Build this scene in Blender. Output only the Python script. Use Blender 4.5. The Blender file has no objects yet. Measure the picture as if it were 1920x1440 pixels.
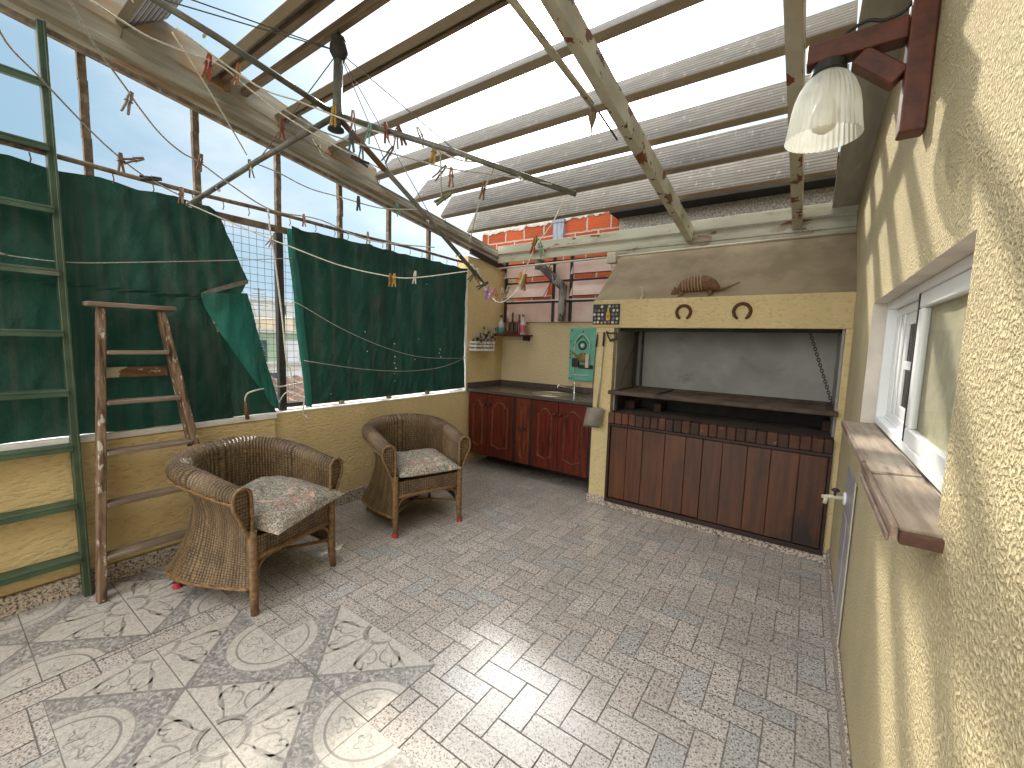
import bpy, bmesh, math, random
from math import sin, cos, pi, radians, sqrt, atan2, exp
from mathutils import Vector as V, Matrix, noise as NZ
random.seed(11)
SC = bpy.context.scene
COL = SC.collection

# ------------------------------------------------------------------ mesh helpers
class MB:
    def __init__(s): s.v=[]; s.f=[]; s.m=[]; s.uv={}; s.tint={}
    def add(s, vs, fs, mi=0, uv=None):
        b=len(s.v); s.v += [tuple(p) for p in vs]
        if uv:
            for i,q in enumerate(uv): s.uv[b+i]=q
        for f in fs: s.f.append([b+i for i in f]); s.m.append(mi)
        return s
    def bx(s,x0,x1,y0,y1,z0,z1,mi=0):
        vs=[(x,y,z) for x in (x0,x1) for y in (y0,y1) for z in (z0,z1)]
        return s.add(vs,[(0,1,3,2),(4,6,7,5),(0,4,5,1),(2,3,7,6),(0,2,6,4),(1,5,7,3)],mi)
    def beam(s,a,b,w,h,up=(0,0,1),mi=0,w2=None,h2=None):
        a=V(a);b=V(b);d=(b-a).normalized();u=V(up);sd=d.cross(u).normalized();u=sd.cross(d)
        w2=w if w2 is None else w2; h2=h if h2 is None else h2
        vs=[]
        for c,ww,hh in ((a,w,h),(b,w2,h2)):
            for i,j in ((-1,-1),(1,-1),(1,1),(-1,1)): vs.append(c+sd*(i*ww/2)+u*(j*hh/2))
        return s.add(vs,[(3,2,1,0),(4,5,6,7),(0,1,5,4),(1,2,6,5),(2,3,7,6),(3,0,4,7)],mi)
    def quad(s,a,b,c,d,mi=0): return s.add([a,b,c,d],[(0,1,2,3)],mi)
    def tube(s,path,r,n=8,mi=0,closed=False):
        P=[V(p) for p in path]; k=len(P); vs=[];fs=[]
        rr=r if isinstance(r,(list,tuple)) else [r]*k
        up=None
        for i,p in enumerate(P):
            if closed: t=(P[(i+1)%k]-P[i-1])
            else: t=(P[min(i+1,k-1)]-P[max(i-1,0)])
            t.normalize()
            if up is None:
                up=V((0,0,1)) if abs(t.z)<.9 else V((1,0,0))
            a=t.cross(up)
            if a.length<1e-5: a=t.cross(V((1,.3,.2)))
            a.normalize(); b=a.cross(t); up=b
            for j in range(n):
                q=2*pi*j/n; vs.append(p+(a*cos(q)+b*sin(q))*rr[i])
        for i in range(k if closed else k-1):
            for j in range(n):
                A=i*n+j;B=i*n+(j+1)%n;C2=((i+1)%k)*n+(j+1)%n;D=((i+1)%k)*n+j
                fs.append((A,B,C2,D))
        if not closed:
            fs.append(tuple(range(n))[::-1]); fs.append(tuple((k-1)*n+j for j in range(n)))
        return s.add(vs,fs,mi)
    def lathe(s,prof,c=(0,0,0),n=24,mi=0,ax='z',caps=True):
        vs=[];fs=[]; c=V(c)
        for r,z in prof:
            for j in range(n):
                q=2*pi*j/n
                p=(r*cos(q),r*sin(q),z)
                if ax=='y': p=(p[0],p[2],p[1])
                if ax=='x': p=(p[2],p[0],p[1])
                vs.append(c+V(p))
        for i in range(len(prof)-1):
            for j in range(n):
                fs.append((i*n+j,i*n+(j+1)%n,(i+1)*n+(j+1)%n,(i+1)*n+j))
        if caps:
            fs.append(tuple(range(n))[::-1]); fs.append(tuple((len(prof)-1)*n+j for j in range(n)))
        return s.add(vs,fs,mi)
    def grid(s,fn,nu,nv,mi=0,uvf=None,flip=False):
        vs=[];uv=[]
        for i in range(nu+1):
            for j in range(nv+1):
                vs.append(fn(i/nu,j/nv)); uv.append(uvf(i/nu,j/nv) if uvf else (i/nu,j/nv))
        fs=[]
        for i in range(nu):
            for j in range(nv):
                a=i*(nv+1)+j; q=(a,a+1,a+nv+2,a+nv+1)
                fs.append(q[::-1] if flip else q)
        return s.add(vs,fs,mi,uv)
    def prism(s,poly,h,fn,mi=0):
        """poly (2d) extruded by h; fn(u,v,w) maps to 3d"""
        n=len(poly); vs=[fn(u,v,0) for u,v in poly]+[fn(u,v,h) for u,v in poly]
        fs=[tuple(range(n))[::-1],tuple(range(n,2*n))]+[(i,(i+1)%n,n+(i+1)%n,n+i) for i in range(n)]
        return s.add(vs,fs,mi)
    def build(s,name,mats,parent=None,smooth=False,bevel=0,local=False,recalc=True,seg=1,ang=None):
        me=bpy.data.meshes.new(name)
        off=V((0,0,0))
        if parent is not None and not local: off=wloc(parent)
        me.from_pydata([tuple(V(p)-off) for p in s.v],[],s.f)
        if not isinstance(mats,(list,tuple)): mats=[mats]
        for m in mats: me.materials.append(m)
        for p,i in zip(me.polygons,s.m): p.material_index=i
        if s.uv:
            L=me.uv_layers.new(name='UVMap')
            for lp in me.loops: L.data[lp.index].uv=s.uv.get(lp.vertex_index,(0,0))
        if s.tint:
            A=me.attributes.new('tint','FLOAT_COLOR','FACE')
            for i,c in s.tint.items(): A.data[i].color=(*c,1)
        if recalc:
            b=bmesh.new(); b.from_mesh(me); bmesh.ops.recalc_face_normals(b,faces=b.faces); b.to_mesh(me); b.free()
        if smooth:
            for p in me.polygons: p.use_smooth=True
            if ang is not None: me.set_sharp_from_angle(angle=radians(ang))
        o=bpy.data.objects.new(name,me); COL.objects.link(o)
        if parent is not None: o.parent=parent
        if bevel:
            md=o.modifiers.new('Bevel','BEVEL'); md.width=bevel; md.segments=seg; md.limit_method='ANGLE'; md.angle_limit=radians(40)
        return o
def wloc(o):
    p=V((0,0,0))
    while o is not None: p+=o.location; o=o.parent
    return p
def tag(o,label,cat=None,group=None,kind=None):
    if label: o['label']=label
    if cat: o['category']=cat
    if group: o['group']=group
    if kind: o['kind']=kind
    return o
def thing(name,label,cat,loc=(0,0,0),rz=0,group=None):
    o=bpy.data.objects.new(name,None); COL.objects.link(o); o.location=loc; o.rotation_euler=(0,0,rz); o.empty_display_size=.1
    return tag(o,label,cat,group)
def copy_tree(o,parent=None):
    c=o.copy(); COL.objects.link(c)
    if parent is not None: c.parent=parent
    for ch in list(o.children): copy_tree(ch,c)
    return c
def smooth_path(P,n=8):
    P=[V(p) for p in P]; out=[]
    for i in range(len(P)-1):
        p0=P[max(i-1,0)];p1=P[i];p2=P[i+1];p3=P[min(i+2,len(P)-1)]
        for k in range(n):
            t=k/n
            out.append(.5*((2*p1)+(p2-p0)*t+(2*p0-5*p1+4*p2-p3)*t*t+(3*p1-p0-3*p2+p3)*t**3))
    out.append(P[-1]); return out

# ------------------------------------------------------------------ material helpers
class NT:
    def __init__(s,name):
        s.mat=bpy.data.materials.new(name); s.mat.use_nodes=True; s.t=s.mat.node_tree
        s.b=s.t.nodes['Principled BSDF']; s.out=s.t.nodes['Material Output']
    def n(s,ty,**kw):
        o=s.t.nodes.new(ty)
        for k,v in kw.items(): setattr(o,k,v)
        return o
    def l(s,a,b): s.t.links.new(a,b)
    def setv(s,sock,v):
        if hasattr(v,'is_linked') or isinstance(v,bpy.types.NodeSocket): s.l(v,sock)
        else: sock.default_value=v
    def coord(s,kind='Object',scale=(1,1,1),rot=(0,0,0)):
        c=s.n('ShaderNodeTexCoord'); m=s.n('ShaderNodeMapping'); m.inputs['Scale'].default_value=scale; m.inputs['Rotation'].default_value=rot
        s.l(c.outputs[kind],m.inputs[0]); return m.outputs[0]
    def noise(s,vec,scale,detail=4,rough=.55,dist=0):
        o=s.n('ShaderNodeTexNoise'); s.l(vec,o.inputs['Vector']); o.inputs['Scale'].default_value=scale; o.inputs['Detail'].default_value=detail
        o.inputs['Roughness'].default_value=rough; o.inputs['Distortion'].default_value=dist; return o.outputs['Fac']
    def ramp(s,fac,stops,interp='LINEAR'):
        o=s.n('ShaderNodeValToRGB'); s.l(fac,o.inputs[0]); e=o.color_ramp.elements; o.color_ramp.interpolation=interp
        while len(e)<len(stops): e.new(.5)
        for x,(p,c) in zip(e,stops): x.position=p; x.color=(*c,1) if len(c)==3 else c
        return o.outputs[0]
    def step(s,fac,lo,hi):
        o=s.n('ShaderNodeMapRange',interpolation_type='SMOOTHSTEP'); s.l(fac,o.inputs[0]); o.inputs[1].default_value=lo; o.inputs[2].default_value=hi
        return o.outputs[0]
    def mix(s,f,a,b,mode='MIX'):
        o=s.n('ShaderNodeMix',data_type='RGBA',blend_type=mode)
        for i,v in ((0,f),(6,a),(7,b)):
            if isinstance(v,tuple): v=(*v,1) if len(v)==3 else v
            s.setv(o.inputs[i],v)
        return o.outputs[2]
    def math(s,op,a,b=None,c=None):
        o=s.n('ShaderNodeMath',operation=op)
        for i,v in enumerate((a,b,c)):
            if v is not None: s.setv(o.inputs[i],v)
        return o.outputs[0]
    def bump(s,h,strength=.5,dist=.01,prev=None):
        o=s.n('ShaderNodeBump'); s.l(h,o.inputs['Height']); o.inputs['Strength'].default_value=strength; o.inputs['Distance'].default_value=dist
        if prev is not None: s.l(prev,o.inputs['Normal'])
        return o.outputs[0]
    def fin(s,col=None,rough=None,normal=None,metal=0,spec=None):
        if col is not None: s.setv(s.b.inputs['Base Color'],(*col,1) if isinstance(col,tuple) and len(col)==3 else col)
        if rough is not None: s.setv(s.b.inputs['Roughness'],rough)
        if normal is not None: s.l(normal,s.b.inputs['Normal'])
        s.b.inputs['Metallic'].default_value=metal
        if spec is not None: s.b.inputs['Specular IOR Level'].default_value=spec
        return s.mat

def M(name,c1,c2,scale=8,stretch=(1,1,1),rough=.8,bump=0,bscale=60,bdist=.003,spots=(),metal=0,spec=.4,lo=.35,hi=.65,detail=5,bstretch=None,rnd=0):
    t=NT(name); vec=t.coord('Object',stretch)
    f=t.noise(vec,scale,detail)
    col=t.mix(t.step(f,lo,hi),c1,c2)
    for k,(c,sc,a,b,st) in enumerate(spots):
        v2=t.coord('Object',st); col=t.mix(t.step(t.noise(v2,sc,6,.62),a,b),col,c)
    if rnd:
        oi=t.n('ShaderNodeObjectInfo'); col=t.mix(1.0,col,t.ramp(oi.outputs['Random'],[(0,(1-rnd,)*3),(1,(1+rnd*.6,)*3)]),'MULTIPLY')
    nm=None
    if bump:
        v3=t.coord('Object',bstretch or stretch); nm=t.bump(t.noise(v3,bscale,4),bump,bdist)
    return t.fin(col,rough,nm,metal,spec)

# plasters
def stucco(name,base,dark,sc,st,bstr,bd,spk=.5,drip=(1,1,.25)):
    t=NT(name); v=t.coord('Object',st); v1=t.coord('Object')
    big=t.noise(v1,2.2,5); fine=t.noise(v,sc,3,.5,.15)
    col=t.mix(t.step(big,.3,.75),base,tuple(c*.86 for c in base))
    col=t.mix(t.math('MULTIPLY',t.step(fine,.46,.30),spk),col,dark)
    stn=t.noise(t.coord('Object',drip),3.5,6,.7); col=t.mix(t.math('MULTIPLY',t.step(stn,.6,.78),.35),col,tuple(c*.55 for c in base))
    h=t.step(fine,.3,.62)
    return t.fin(col,.92,t.bump(h,bstr,bd,t.bump(t.noise(v1,220,2),.25,.002)),0,.2)
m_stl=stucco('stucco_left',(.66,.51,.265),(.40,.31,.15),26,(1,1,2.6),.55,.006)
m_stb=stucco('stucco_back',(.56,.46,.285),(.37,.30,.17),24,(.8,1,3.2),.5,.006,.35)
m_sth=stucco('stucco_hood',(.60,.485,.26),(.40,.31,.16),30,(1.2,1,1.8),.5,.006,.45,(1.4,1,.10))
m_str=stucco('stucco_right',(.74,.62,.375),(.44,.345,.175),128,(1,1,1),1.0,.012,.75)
m_render=M('grey_render',(.285,.225,.145),(.22,.17,.11),5,rough=.95,bump=.25,bscale=90,spots=(((.40,.33,.17),7,.66,.8,(1,1,.6)),((.17,.14,.10),3,.6,.8,(1,1,1))))
m_soot=M('chamber_plaster',(.33,.325,.30),(.25,.245,.228),3,rough=.95,bump=.15,bscale=50,spots=(((.14,.13,.12),2.2,.56,.8,(1,1,1.6)),))
m_white=M('white_paint',(.78,.77,.74),(.68,.66,.62),6,rough=.6,bump=.1,bscale=60,spots=(((.45,.40,.33),12,.66,.8,(1,1,1)),))
m_reveal=M('reveal_plaster',(.66,.60,.52),(.55,.50,.43),7,rough=.85,bump=.2,bscale=80,spots=(((.33,.26,.19),16,.64,.76,(.5,1,3)),))
def terrazzo(name,mul=1.0,gloss=(.12,.22)):
    t=NT(name); v=t.coord('Object'); f=t.noise(v,125,3,.6,.4); f2=t.noise(v,60,2,.5)
    f=t.math('ADD',t.math('MULTIPLY',f,.75),t.math('MULTIPLY',f2,.25))
    col=t.ramp(f,[(.36,(.095,.088,.084)),(.43,(.25,.23,.215)),(.47,(.40,.37,.345)),(.56,(.505,.47,.437)),(.64,(.57,.535,.50))])
    a=t.n('ShaderNodeAttribute',attribute_name='tint'); col=t.mix(1.0,col,a.outputs['Color'],'MULTIPLY')
    col=t.mix(t.math('MULTIPLY',t.step(t.noise(v,1.6,5,.6),.42,.72),.42),col,(.23,.205,.18)); col=t.mix(t.math('MULTIPLY',t.step(t.noise(v,6.5,5,.7),.62,.74),.4),col,(.16,.14,.12))
    n2=t.noise(v,9,4); r=t.n('ShaderNodeMapRange'); t.l(n2,r.inputs[0]); r.inputs[3].default_value=gloss[0]; r.inputs[4].default_value=gloss[1]
    return t.fin(col,r.outputs[0],t.bump(t.noise(v,150,2),.14,.002),0,.5)
m_terr=terrazzo('terrazzo_brick')
def terr2(name):
    t=NT(name); v=t.coord('Object'); f=t.noise(v,80,3,.6,.4)
    return t.fin(t.ramp(f,[(.38,(.06,.05,.045)),(.46,(.30,.25,.21)),(.56,(.52,.44,.37)),(.66,(.58,.50,.43))]),.6,None,0,.4)
m_skirt=terr2('terrazzo_skirting')
m_grout=M('grout',(.17,.15,.135),(.25,.225,.205),30,rough=.95)
m_grout2=M('tile_grout',(.24,.215,.19),(.16,.14,.125),5,rough=.9)
def decor():
    t=NT('patterned_tile'); uvn=t.n('ShaderNodeUVMap'); sep=t.n('ShaderNodeSeparateXYZ'); t.l(uvn.outputs[0],sep.inputs[0])
    def dist(o,per):
        q=t.math('FRACT',t.math('ADD',t.math('DIVIDE',o,per),.5)); return t.math('MULTIPLY',t.math('ABSOLUTE',t.math('SUBTRACT',q,.5)),per)
    dx=dist(sep.outputs[0],.72); dy=dist(sep.outputs[1],.70)
    dm=t.math('ADD',t.math('DIVIDE',dx,.36),t.math('DIVIDE',dy,.35))
    r=t.math('SQRT',t.math('ADD',t.math('MULTIPLY',dx,dx),t.math('MULTIPLY',dy,dy)))
    v=t.coord('Object'); mott=t.noise(v,58,4,.62,.7); mott2=t.noise(v,140,3)
    light=t.ramp(t.math('ADD',t.math('MULTIPLY',mott,.5),t.math('MULTIPLY',mott2,.5)),[(.36,(.30,.28,.25)),(.5,(.435,.405,.365)),(.65,(.51,.478,.432))])
    dark=t.ramp(mott,[(.34,(.15,.142,.135)),(.48,(.225,.213,.203)),(.56,(.35,.33,.31)),(.68,(.45,.425,.40))])
    dmn=t.math('ADD',dm,t.math('MULTIPLY',t.math('SUBTRACT',mott,.5),.035))
    col=t.mix(t.step(dmn,1.0,.985),light,dark)
    ln=t.math('MULTIPLY',t.step(t.math('ABSOLUTE',t.math('SUBTRACT',dmn,1.0)),.030,.014),.85)
    col=t.mix(ln,col,(.17,.16,.15))
    col=t.mix(t.step(r,.192,.189),col,light)
    def ring(R,w,c,k): 
        nonlocal col
        col=t.mix(t.math('MULTIPLY',t.step(t.math('ABSOLUTE',t.math('SUBTRACT',r,R)),w,w*.45),k),col,c)
    ring(.150,.006,(.20,.19,.18),.9); ring(.191,.0045,(.25,.24,.22),.8); ring(.163,.0025,(.34,.32,.29),.5)
    wob=t.noise(v,11,2); rough=t.n('ShaderNodeMapRange'); t.l(wob,rough.inputs[0]); rough.inputs[3].default_value=.30; rough.inputs[4].default_value=.5
    dirt=t.noise(v,2.1,5); col=t.mix(t.math('MULTIPLY',t.step(dirt,.52,.78),.4),col,(.30,.265,.22))
    return t.fin(col,rough.outputs[0],t.bump(mott,.12,.002),0,.45)
m_decor=decor()
m_line=M('tile_ornament',(.21,.195,.175),(.37,.345,.31),28,rough=.5,lo=.3,hi=.7)
# metals, wood ...
RUST=(.15,.052,.018)
m_steel=M('cream_painted_steel',(.47,.45,.36),(.40,.38,.30),7,rough=.55,bump=.15,bscale=40,spots=(((.36,.30,.20),4,.5,.7,(1,.5,1)),(RUST,7.5,.575,.592,(1,.7,1)),((.07,.028,.013),17,.635,.65,(1,1,1))))
m_steel2=M('channel_paint',(.42,.42,.33),(.34,.34,.27),5,(.4,1,1),rough=.55,bump=.12,bscale=40,spots=((RUST,7,.60,.63,(.35,1,1)),((.25,.22,.16),5,.5,.7,(.5,1,2))))
m_gut=M('gutter_zinc',(.37,.34,.265),(.26,.235,.18),5,(6,.5,6),rough=.6,bump=.15,bscale=30,spots=(((.27,.145,.055),3.2,.54,.74,(3,.5,3)),((.07,.035,.02),9,.71,.74,(1,.5,1))))
m_gut2=M('gutter_rusty',(.37,.335,.26),(.28,.25,.19),4,(6,.5,6),rough=.65,bump=.15,bscale=30,spots=(((.36,.18,.05),2.6,.5,.68,(1.4,.5,1.4)),((.10,.045,.02),9,.66,.69,(1,.45,1))))
m_rust=M('rusty_iron',(.20,.15,.105),(.10,.07,.048),18,rough=.85,bump=.5,bscale=70,spots=(((.26,.22,.16),20,.55,.66,(1,1,1)),))
m_black=M('black_iron',(.02,.02,.019),(.035,.03,.027),20,rough=.6,bump=.2)
m_iron=M('sooty_iron',(.045,.032,.023),(.085,.058,.040),9,rough=.75,bump=.3,bscale=60)
def board(name,c1,c2,spot):
    t=NT(name); v=t.coord('Object',(.8,8,8)); f=t.noise(v,6,6,.6); col=t.mix(t.step(f,.3,.7),c1,c2)
    v2=t.coord('Object',(3,1,1)); col=t.mix(t.math('MULTIPLY',t.step(t.noise(v2,10,6,.7),.56,.72),.75),col,spot)
    sep=t.n('ShaderNodeSeparateXYZ'); t.l(t.coord('Object'),sep.inputs[0])
    w=t.math('SINE',t.math('MULTIPLY',sep.outputs[2],2*pi/.0265)); g=t.step(w,-.85,.0)
    fr=t.n('ShaderNodeNewGeometry'); s2=t.n('ShaderNodeSeparateXYZ'); t.l(fr.outputs['True Normal'],s2.inputs[0])
    on=t.step(t.math('ABSOLUTE',t.math('SUBTRACT',s2.outputs[2],s2.outputs[1])),1.0,1.15); h=t.math('MULTIPLY',g,on)
    col=t.mix(t.math('MULTIPLY',t.math('SUBTRACT',on,h),.55),col,(.075,.068,.058)); col=t.mix(t.math('MULTIPLY',t.math('SUBTRACT',1.0,on),.8),col,(.235,.185,.115))
    oi=t.n('ShaderNodeObjectInfo'); col=t.mix(1.0,col,t.ramp(oi.outputs['Random'],[(0,(.82,.82,.84)),(1,(1.12,1.1,1.06))]),'MULTIPLY')
    return t.fin(col,.8,t.bump(h,.8,.006,t.bump(f,.3,.004)),0,.3)
m_slat=board('weathered_deck_board',(.225,.212,.192),(.135,.125,.112),(.40,.39,.375))
m_bat=M('brown_batten',(.22,.165,.10),(.14,.10,.062),5,(1,6,6),rough=.8,bump=.3)
m_zinc=M('zinc_flashing',(.40,.39,.35),(.32,.31,.275),3,(5,.6,5),rough=.5,bump=.1,bscale=20,spots=(((.50,.49,.46),4,.6,.75,(4,1,4)),),metal=.15)
def wood(name,c1,c2,st,rough=.5,sc=5,spots=(),b=.25,spec=.4,rnd=0):
    return M(name,c1,c2,sc,st,rough,b,sc*3,.004,spots,0,spec,.3,.7,7,rnd=rnd)
m_lampw=wood('lamp_bracket_wood',(.115,.032,.015),(.055,.016,.009),(3,3,3),.45)
m_cab=wood('cabinet_mahogany',(.125,.017,.007),(.045,.008,.005),(7,7,.9),.32,4)
m_cab2=wood('cabinet_light_door',(.18,.036,.010),(.065,.012,.006),(7,7,.9),.32,4)
m_door=wood('barbecue_plank',(.108,.036,.012),(.052,.018,.0075),(7,7,.5),.38,3.5,(((.018,.008,.005),2.0,.50,.70,(1.2,1.2,.8)),),rnd=.16)
m_trim=wood('dark_trim',(.030,.012,.007),(.016,.007,.005),(1,6,6),.5)
m_old=wood('old_ladder_wood',(.235,.155,.10),(.12,.072,.045),(7,7,1.2),.85,5,(((.46,.42,.35),16,.57,.63,(1.5,1.5,.7)),((.045,.03,.02),9,.53,.66,(4,4,.35))),.8,.2)
m_old2=wood('worn_paint_wood',(.22,.13,.075),(.12,.068,.04),(7,1.2,7),.85,5,(((.55,.50,.40),14,.50,.56,(1,.6,1)),),.5,.2)
m_tread=wood('ladder_tread',(.24,.185,.14),(.13,.095,.07),(7,1.0,7),.85,5,(((.06,.04,.03),15,.66,.76,(1,1,1)),),.45,.2)
m_sill=wood('weathered_sill',(.33,.265,.20),(.20,.15,.105),(9,.8,9),.7,5,(((.42,.365,.30),3,.55,.75,(1,1,1)),((.10,.065,.045),7,.60,.70,(2.5,.3,1))),.5)
m_silld=wood('sill_edge',(.05,.022,.013),(.10,.045,.028),(5,1.2,5),.55,5)
m_green=M('green_paint',(.045,.072,.038),(.028,.048,.027),9,rough=.45,bump=.15,bscale=50,spots=(((.16,.16,.115),22,.64,.72,(1,1,1)),))
m_greend=M('green_tread',(.055,.095,.055),(.032,.058,.036),9,(1,.5,1),rough=.5,bump=.15,bscale=50,spots=(((.19,.19,.15),5,.56,.72,(1,.3,1)),))
m_white_w=M('white_upvc',(.80,.81,.81),(.76,.77,.77),5,rough=.35)
m_rubber=M('black_gasket',(.012,.012,.012),(.02,.02,.02),20,rough=.5)
m_counter=M('granite_counter',(.085,.068,.055),(.055,.044,.037),60,rough=.22,spots=(((.16,.13,.10),120,.6,.7,(1,1,1)),),spec=.5)
m_ss=M('stainless',(.55,.54,.51),(.48,.47,.45),20,rough=.28,metal=1)
m_chrome=M('chrome',(.75,.75,.76),(.7,.7,.7),20,rough=.12,metal=1)
m_hearth=M('hearth_brick',(.115,.046,.028),(.065,.030,.020),7,rough=.85,bump=.4,bscale=50,spots=(((.23,.13,.085),22,.62,.74,(1,1,1)),),)
m_hearth2=M('hearth_brick_dark',(.065,.034,.024),(.04,.023,.018),7,rough=.85,bump=.4,bscale=50)
m_ash=M('hearth_ash',(.085,.072,.056),(.05,.042,.034),6,rough=.95,bump=.4,bscale=60)
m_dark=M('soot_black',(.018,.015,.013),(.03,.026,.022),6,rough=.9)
m_conc=M('aggregate_concrete',(.46,.435,.395),(.22,.205,.18),52,rough=.95,bump=.9,bscale=52,bdist=.02,spots=(((.50,.48,.45),70,.60,.68,(1,1,1)),((.06,.055,.05),60,.6,.7,(1,1,1))))
m_pipe=M('flue_metal',(.24,.24,.22),(.10,.095,.085),6,rough=.6,bump=.2,spots=(((.045,.04,.035),11,.5,.56,(1,1,.5)),((.42,.41,.33),13,.62,.68,(1,1,.5))))
m_cream=M('cream_plastic',(.55,.50,.38),(.50,.45,.34),9,rough=.5,spots=(((.30,.25,.17),14,.66,.76,(.5,1,1)),))
m_box=M('blue_grey_wood',(.24,.26,.31),(.15,.165,.20),8,(7,7,1),rough=.8,bump=.3)
m_shoe=M('rusty_horseshoe',(.10,.042,.018),(.06,.026,.013),40,rough=.8,bump=.4,bscale=120)
m_tusk=M('horn',(.52,.46,.36),(.34,.29,.21),20,rough=.5)
m_red=M('red_rubber',(.42,.035,.035),(.34,.025,.03),30,rough=.55)
m_cord=M('white_cord',(.66,.64,.56),(.50,.48,.42),90,rough=.85)
m_cordd=M('weathered_cord',(.40,.39,.35),(.27,.26,.23),90,rough=.85)
m_wire=M('steel_wire',(.14,.135,.12),(.08,.075,.065),60,rough=.6,metal=.3)
m_arm=M('clothesline_steel',(.17,.17,.14),(.10,.10,.085),14,rough=.5,bump=.2,metal=.3,spots=(((.17,.075,.03),9,.60,.7,(1,1,1)),))
m_armr=M('clothesline_rust',(.19,.09,.035),(.13,.06,.03),24,rough=.8,bump=.3)
def tarp(name,c1,c2,pale,trans=.35):
    t=NT(name); v=t.coord('Object'); f=t.noise(v,3.2,6,.65); col=t.mix(t.step(f,.3,.75),c1,c2)
    vs=t.coord('Object',(1,9,.55)); col=t.mix(t.math('MULTIPLY',t.step(t.noise(vs,1.8,5,.6),.48,.70),.75),col,pale)
    v2=t.coord('Object',(1,1,5)); wv=t.noise(v2,70,2)
    col=t.mix(t.math('MULTIPLY',t.step(t.noise(v,4.0,5,.7),.56,.72),.55),col,pale); col=t.mix(t.math('MULTIPLY',t.step(t.noise(t.coord('Object',(1,2.2,1)),2.6,6,.7),.55,.75),.55),col,(.055,.047,.036))
    w=t.n('ShaderNodeTexWave',wave_type='BANDS',bands_direction='Z'); t.l(t.coord('Object'),w.inputs[0]); w.inputs['Scale'].default_value=55; w.inputs['Distortion'].default_value=1.5
    nm=t.bump(w.outputs['Fac'],.12,.002,t.bump(f,.7,.045))
    t.fin(col,.7,nm,0,.35)
    tr=t.n('ShaderNodeBsdfTranslucent'); t.l(col,tr.inputs[0]); mx=t.n('ShaderNodeMixShader'); mx.inputs[0].default_value=trans
    t.l(t.b.outputs[0],mx.inputs[1]); t.l(tr.outputs[0],mx.inputs[2]); t.l(mx.outputs[0],t.out.inputs[0])
    return t.mat
m_tarp=tarp('green_tarpaulin',(.008,.050,.035),(.005,.034,.025),(.040,.060,.047),.10)
m_tarpb=tarp('tarpaulin_underside',(.010,.098,.073),(.007,.070,.054),(.02,.115,.09),.20)
m_hem=M('tarp_hem',(.20,.185,.155),(.14,.13,.11),30,rough=.85)
def glass(name,col,alpha,rough=.05,tint=(.9,.95,.95)):
    t=NT(name); t.fin(col,rough,None,0,.5)
    tr=t.n('ShaderNodeBsdfTransparent'); tr.inputs[0].default_value=(*tint,1); mx=t.n('ShaderNodeMixShader'); mx.inputs[0].default_value=alpha
    t.l(tr.outputs[0],mx.inputs[1]); t.l(t.b.outputs[0],mx.inputs[2]); t.l(mx.outputs[0],t.out.inputs[0]); return t.mat
def frosted():
    t=NT('frosted_pane'); v=t.coord('Object'); n=t.noise(v,5,4); col=t.mix(t.step(n,.35,.7),(.80,.62,.56),(.90,.80,.76))
    t.fin(col,.25,t.bump(t.noise(v,45,3),.35,.004),0,.5)
    tl=t.n('ShaderNodeBsdfTranslucent'); tl.inputs[0].default_value=(.92,.78,.74,1)
    tr=t.n('ShaderNodeBsdfTransparent'); tr.inputs[0].default_value=(.85,.72,.68,1)
    m1=t.n('ShaderNodeMixShader'); m1.inputs[0].default_value=.32; t.l(t.b.outputs[0],m1.inputs[1]); t.l(tl.outputs[0],m1.inputs[2])
    m2=t.n('ShaderNodeMixShader'); m2.inputs[0].default_value=.10; t.l(m1.outputs[0],m2.inputs[1]); t.l(tr.outputs[0],m2.inputs[2]); t.l(m2.outputs[0],t.out.inputs[0])
    return t.mat
m_frost=frosted()
def brickwall():
    t=NT('hollow_brick'); sep=t.n('ShaderNodeSeparateXYZ'); t.l(t.coord('Object'),sep.inputs[0]); cmb=t.n('ShaderNodeCombineXYZ')
    t.l(sep.outputs[0],cmb.inputs[0]); t.l(sep.outputs[2],cmb.inputs[1])
    wob=t.n('ShaderNodeTexNoise'); t.l(t.coord('Object'),wob.inputs[0]); wob.inputs['Scale'].default_value=16
    ad=t.n('ShaderNodeMix',data_type='VECTOR'); ad.inputs[0].default_value=.018; t.l(cmb.outputs[0],ad.inputs[4]); t.l(wob.outputs['Color'],ad.inputs[5])
    b=t.n('ShaderNodeTexBrick'); t.l(ad.outputs[1],b.inputs['Vector']); b.inputs['Scale'].default_value=1; b.inputs['Brick Width'].default_value=.30; b.inputs['Row Height'].default_value=.185
    b.inputs['Mortar Size'].default_value=.011; b.inputs['Mortar Smooth'].default_value=.25; b.inputs['Bias'].default_value=0
    b.inputs['Color1'].default_value=(.30,.060,.020,1); b.inputs['Color2'].default_value=(.21,.043,.016,1); b.inputs['Mortar'].default_value=(.30,.255,.215,1)
    n=t.noise(t.coord('Object',(1,1,6)),9,4); col=t.mix(t.math('MULTIPLY',t.step(n,.5,.75),.4),b.outputs['Color'],(.34,.11,.05))
    h=t.math('SUBTRACT',t.math('MULTIPLY',t.step(t.math('SINE',t.math('MULTIPLY',sep.outputs[2],2*pi/.03)),-.9,-.3),.2),b.outputs['Fac'])
    return t.fin(col,.9,t.bump(h,.6,.01),0,.2)
m_brick=brickwall()
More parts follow.
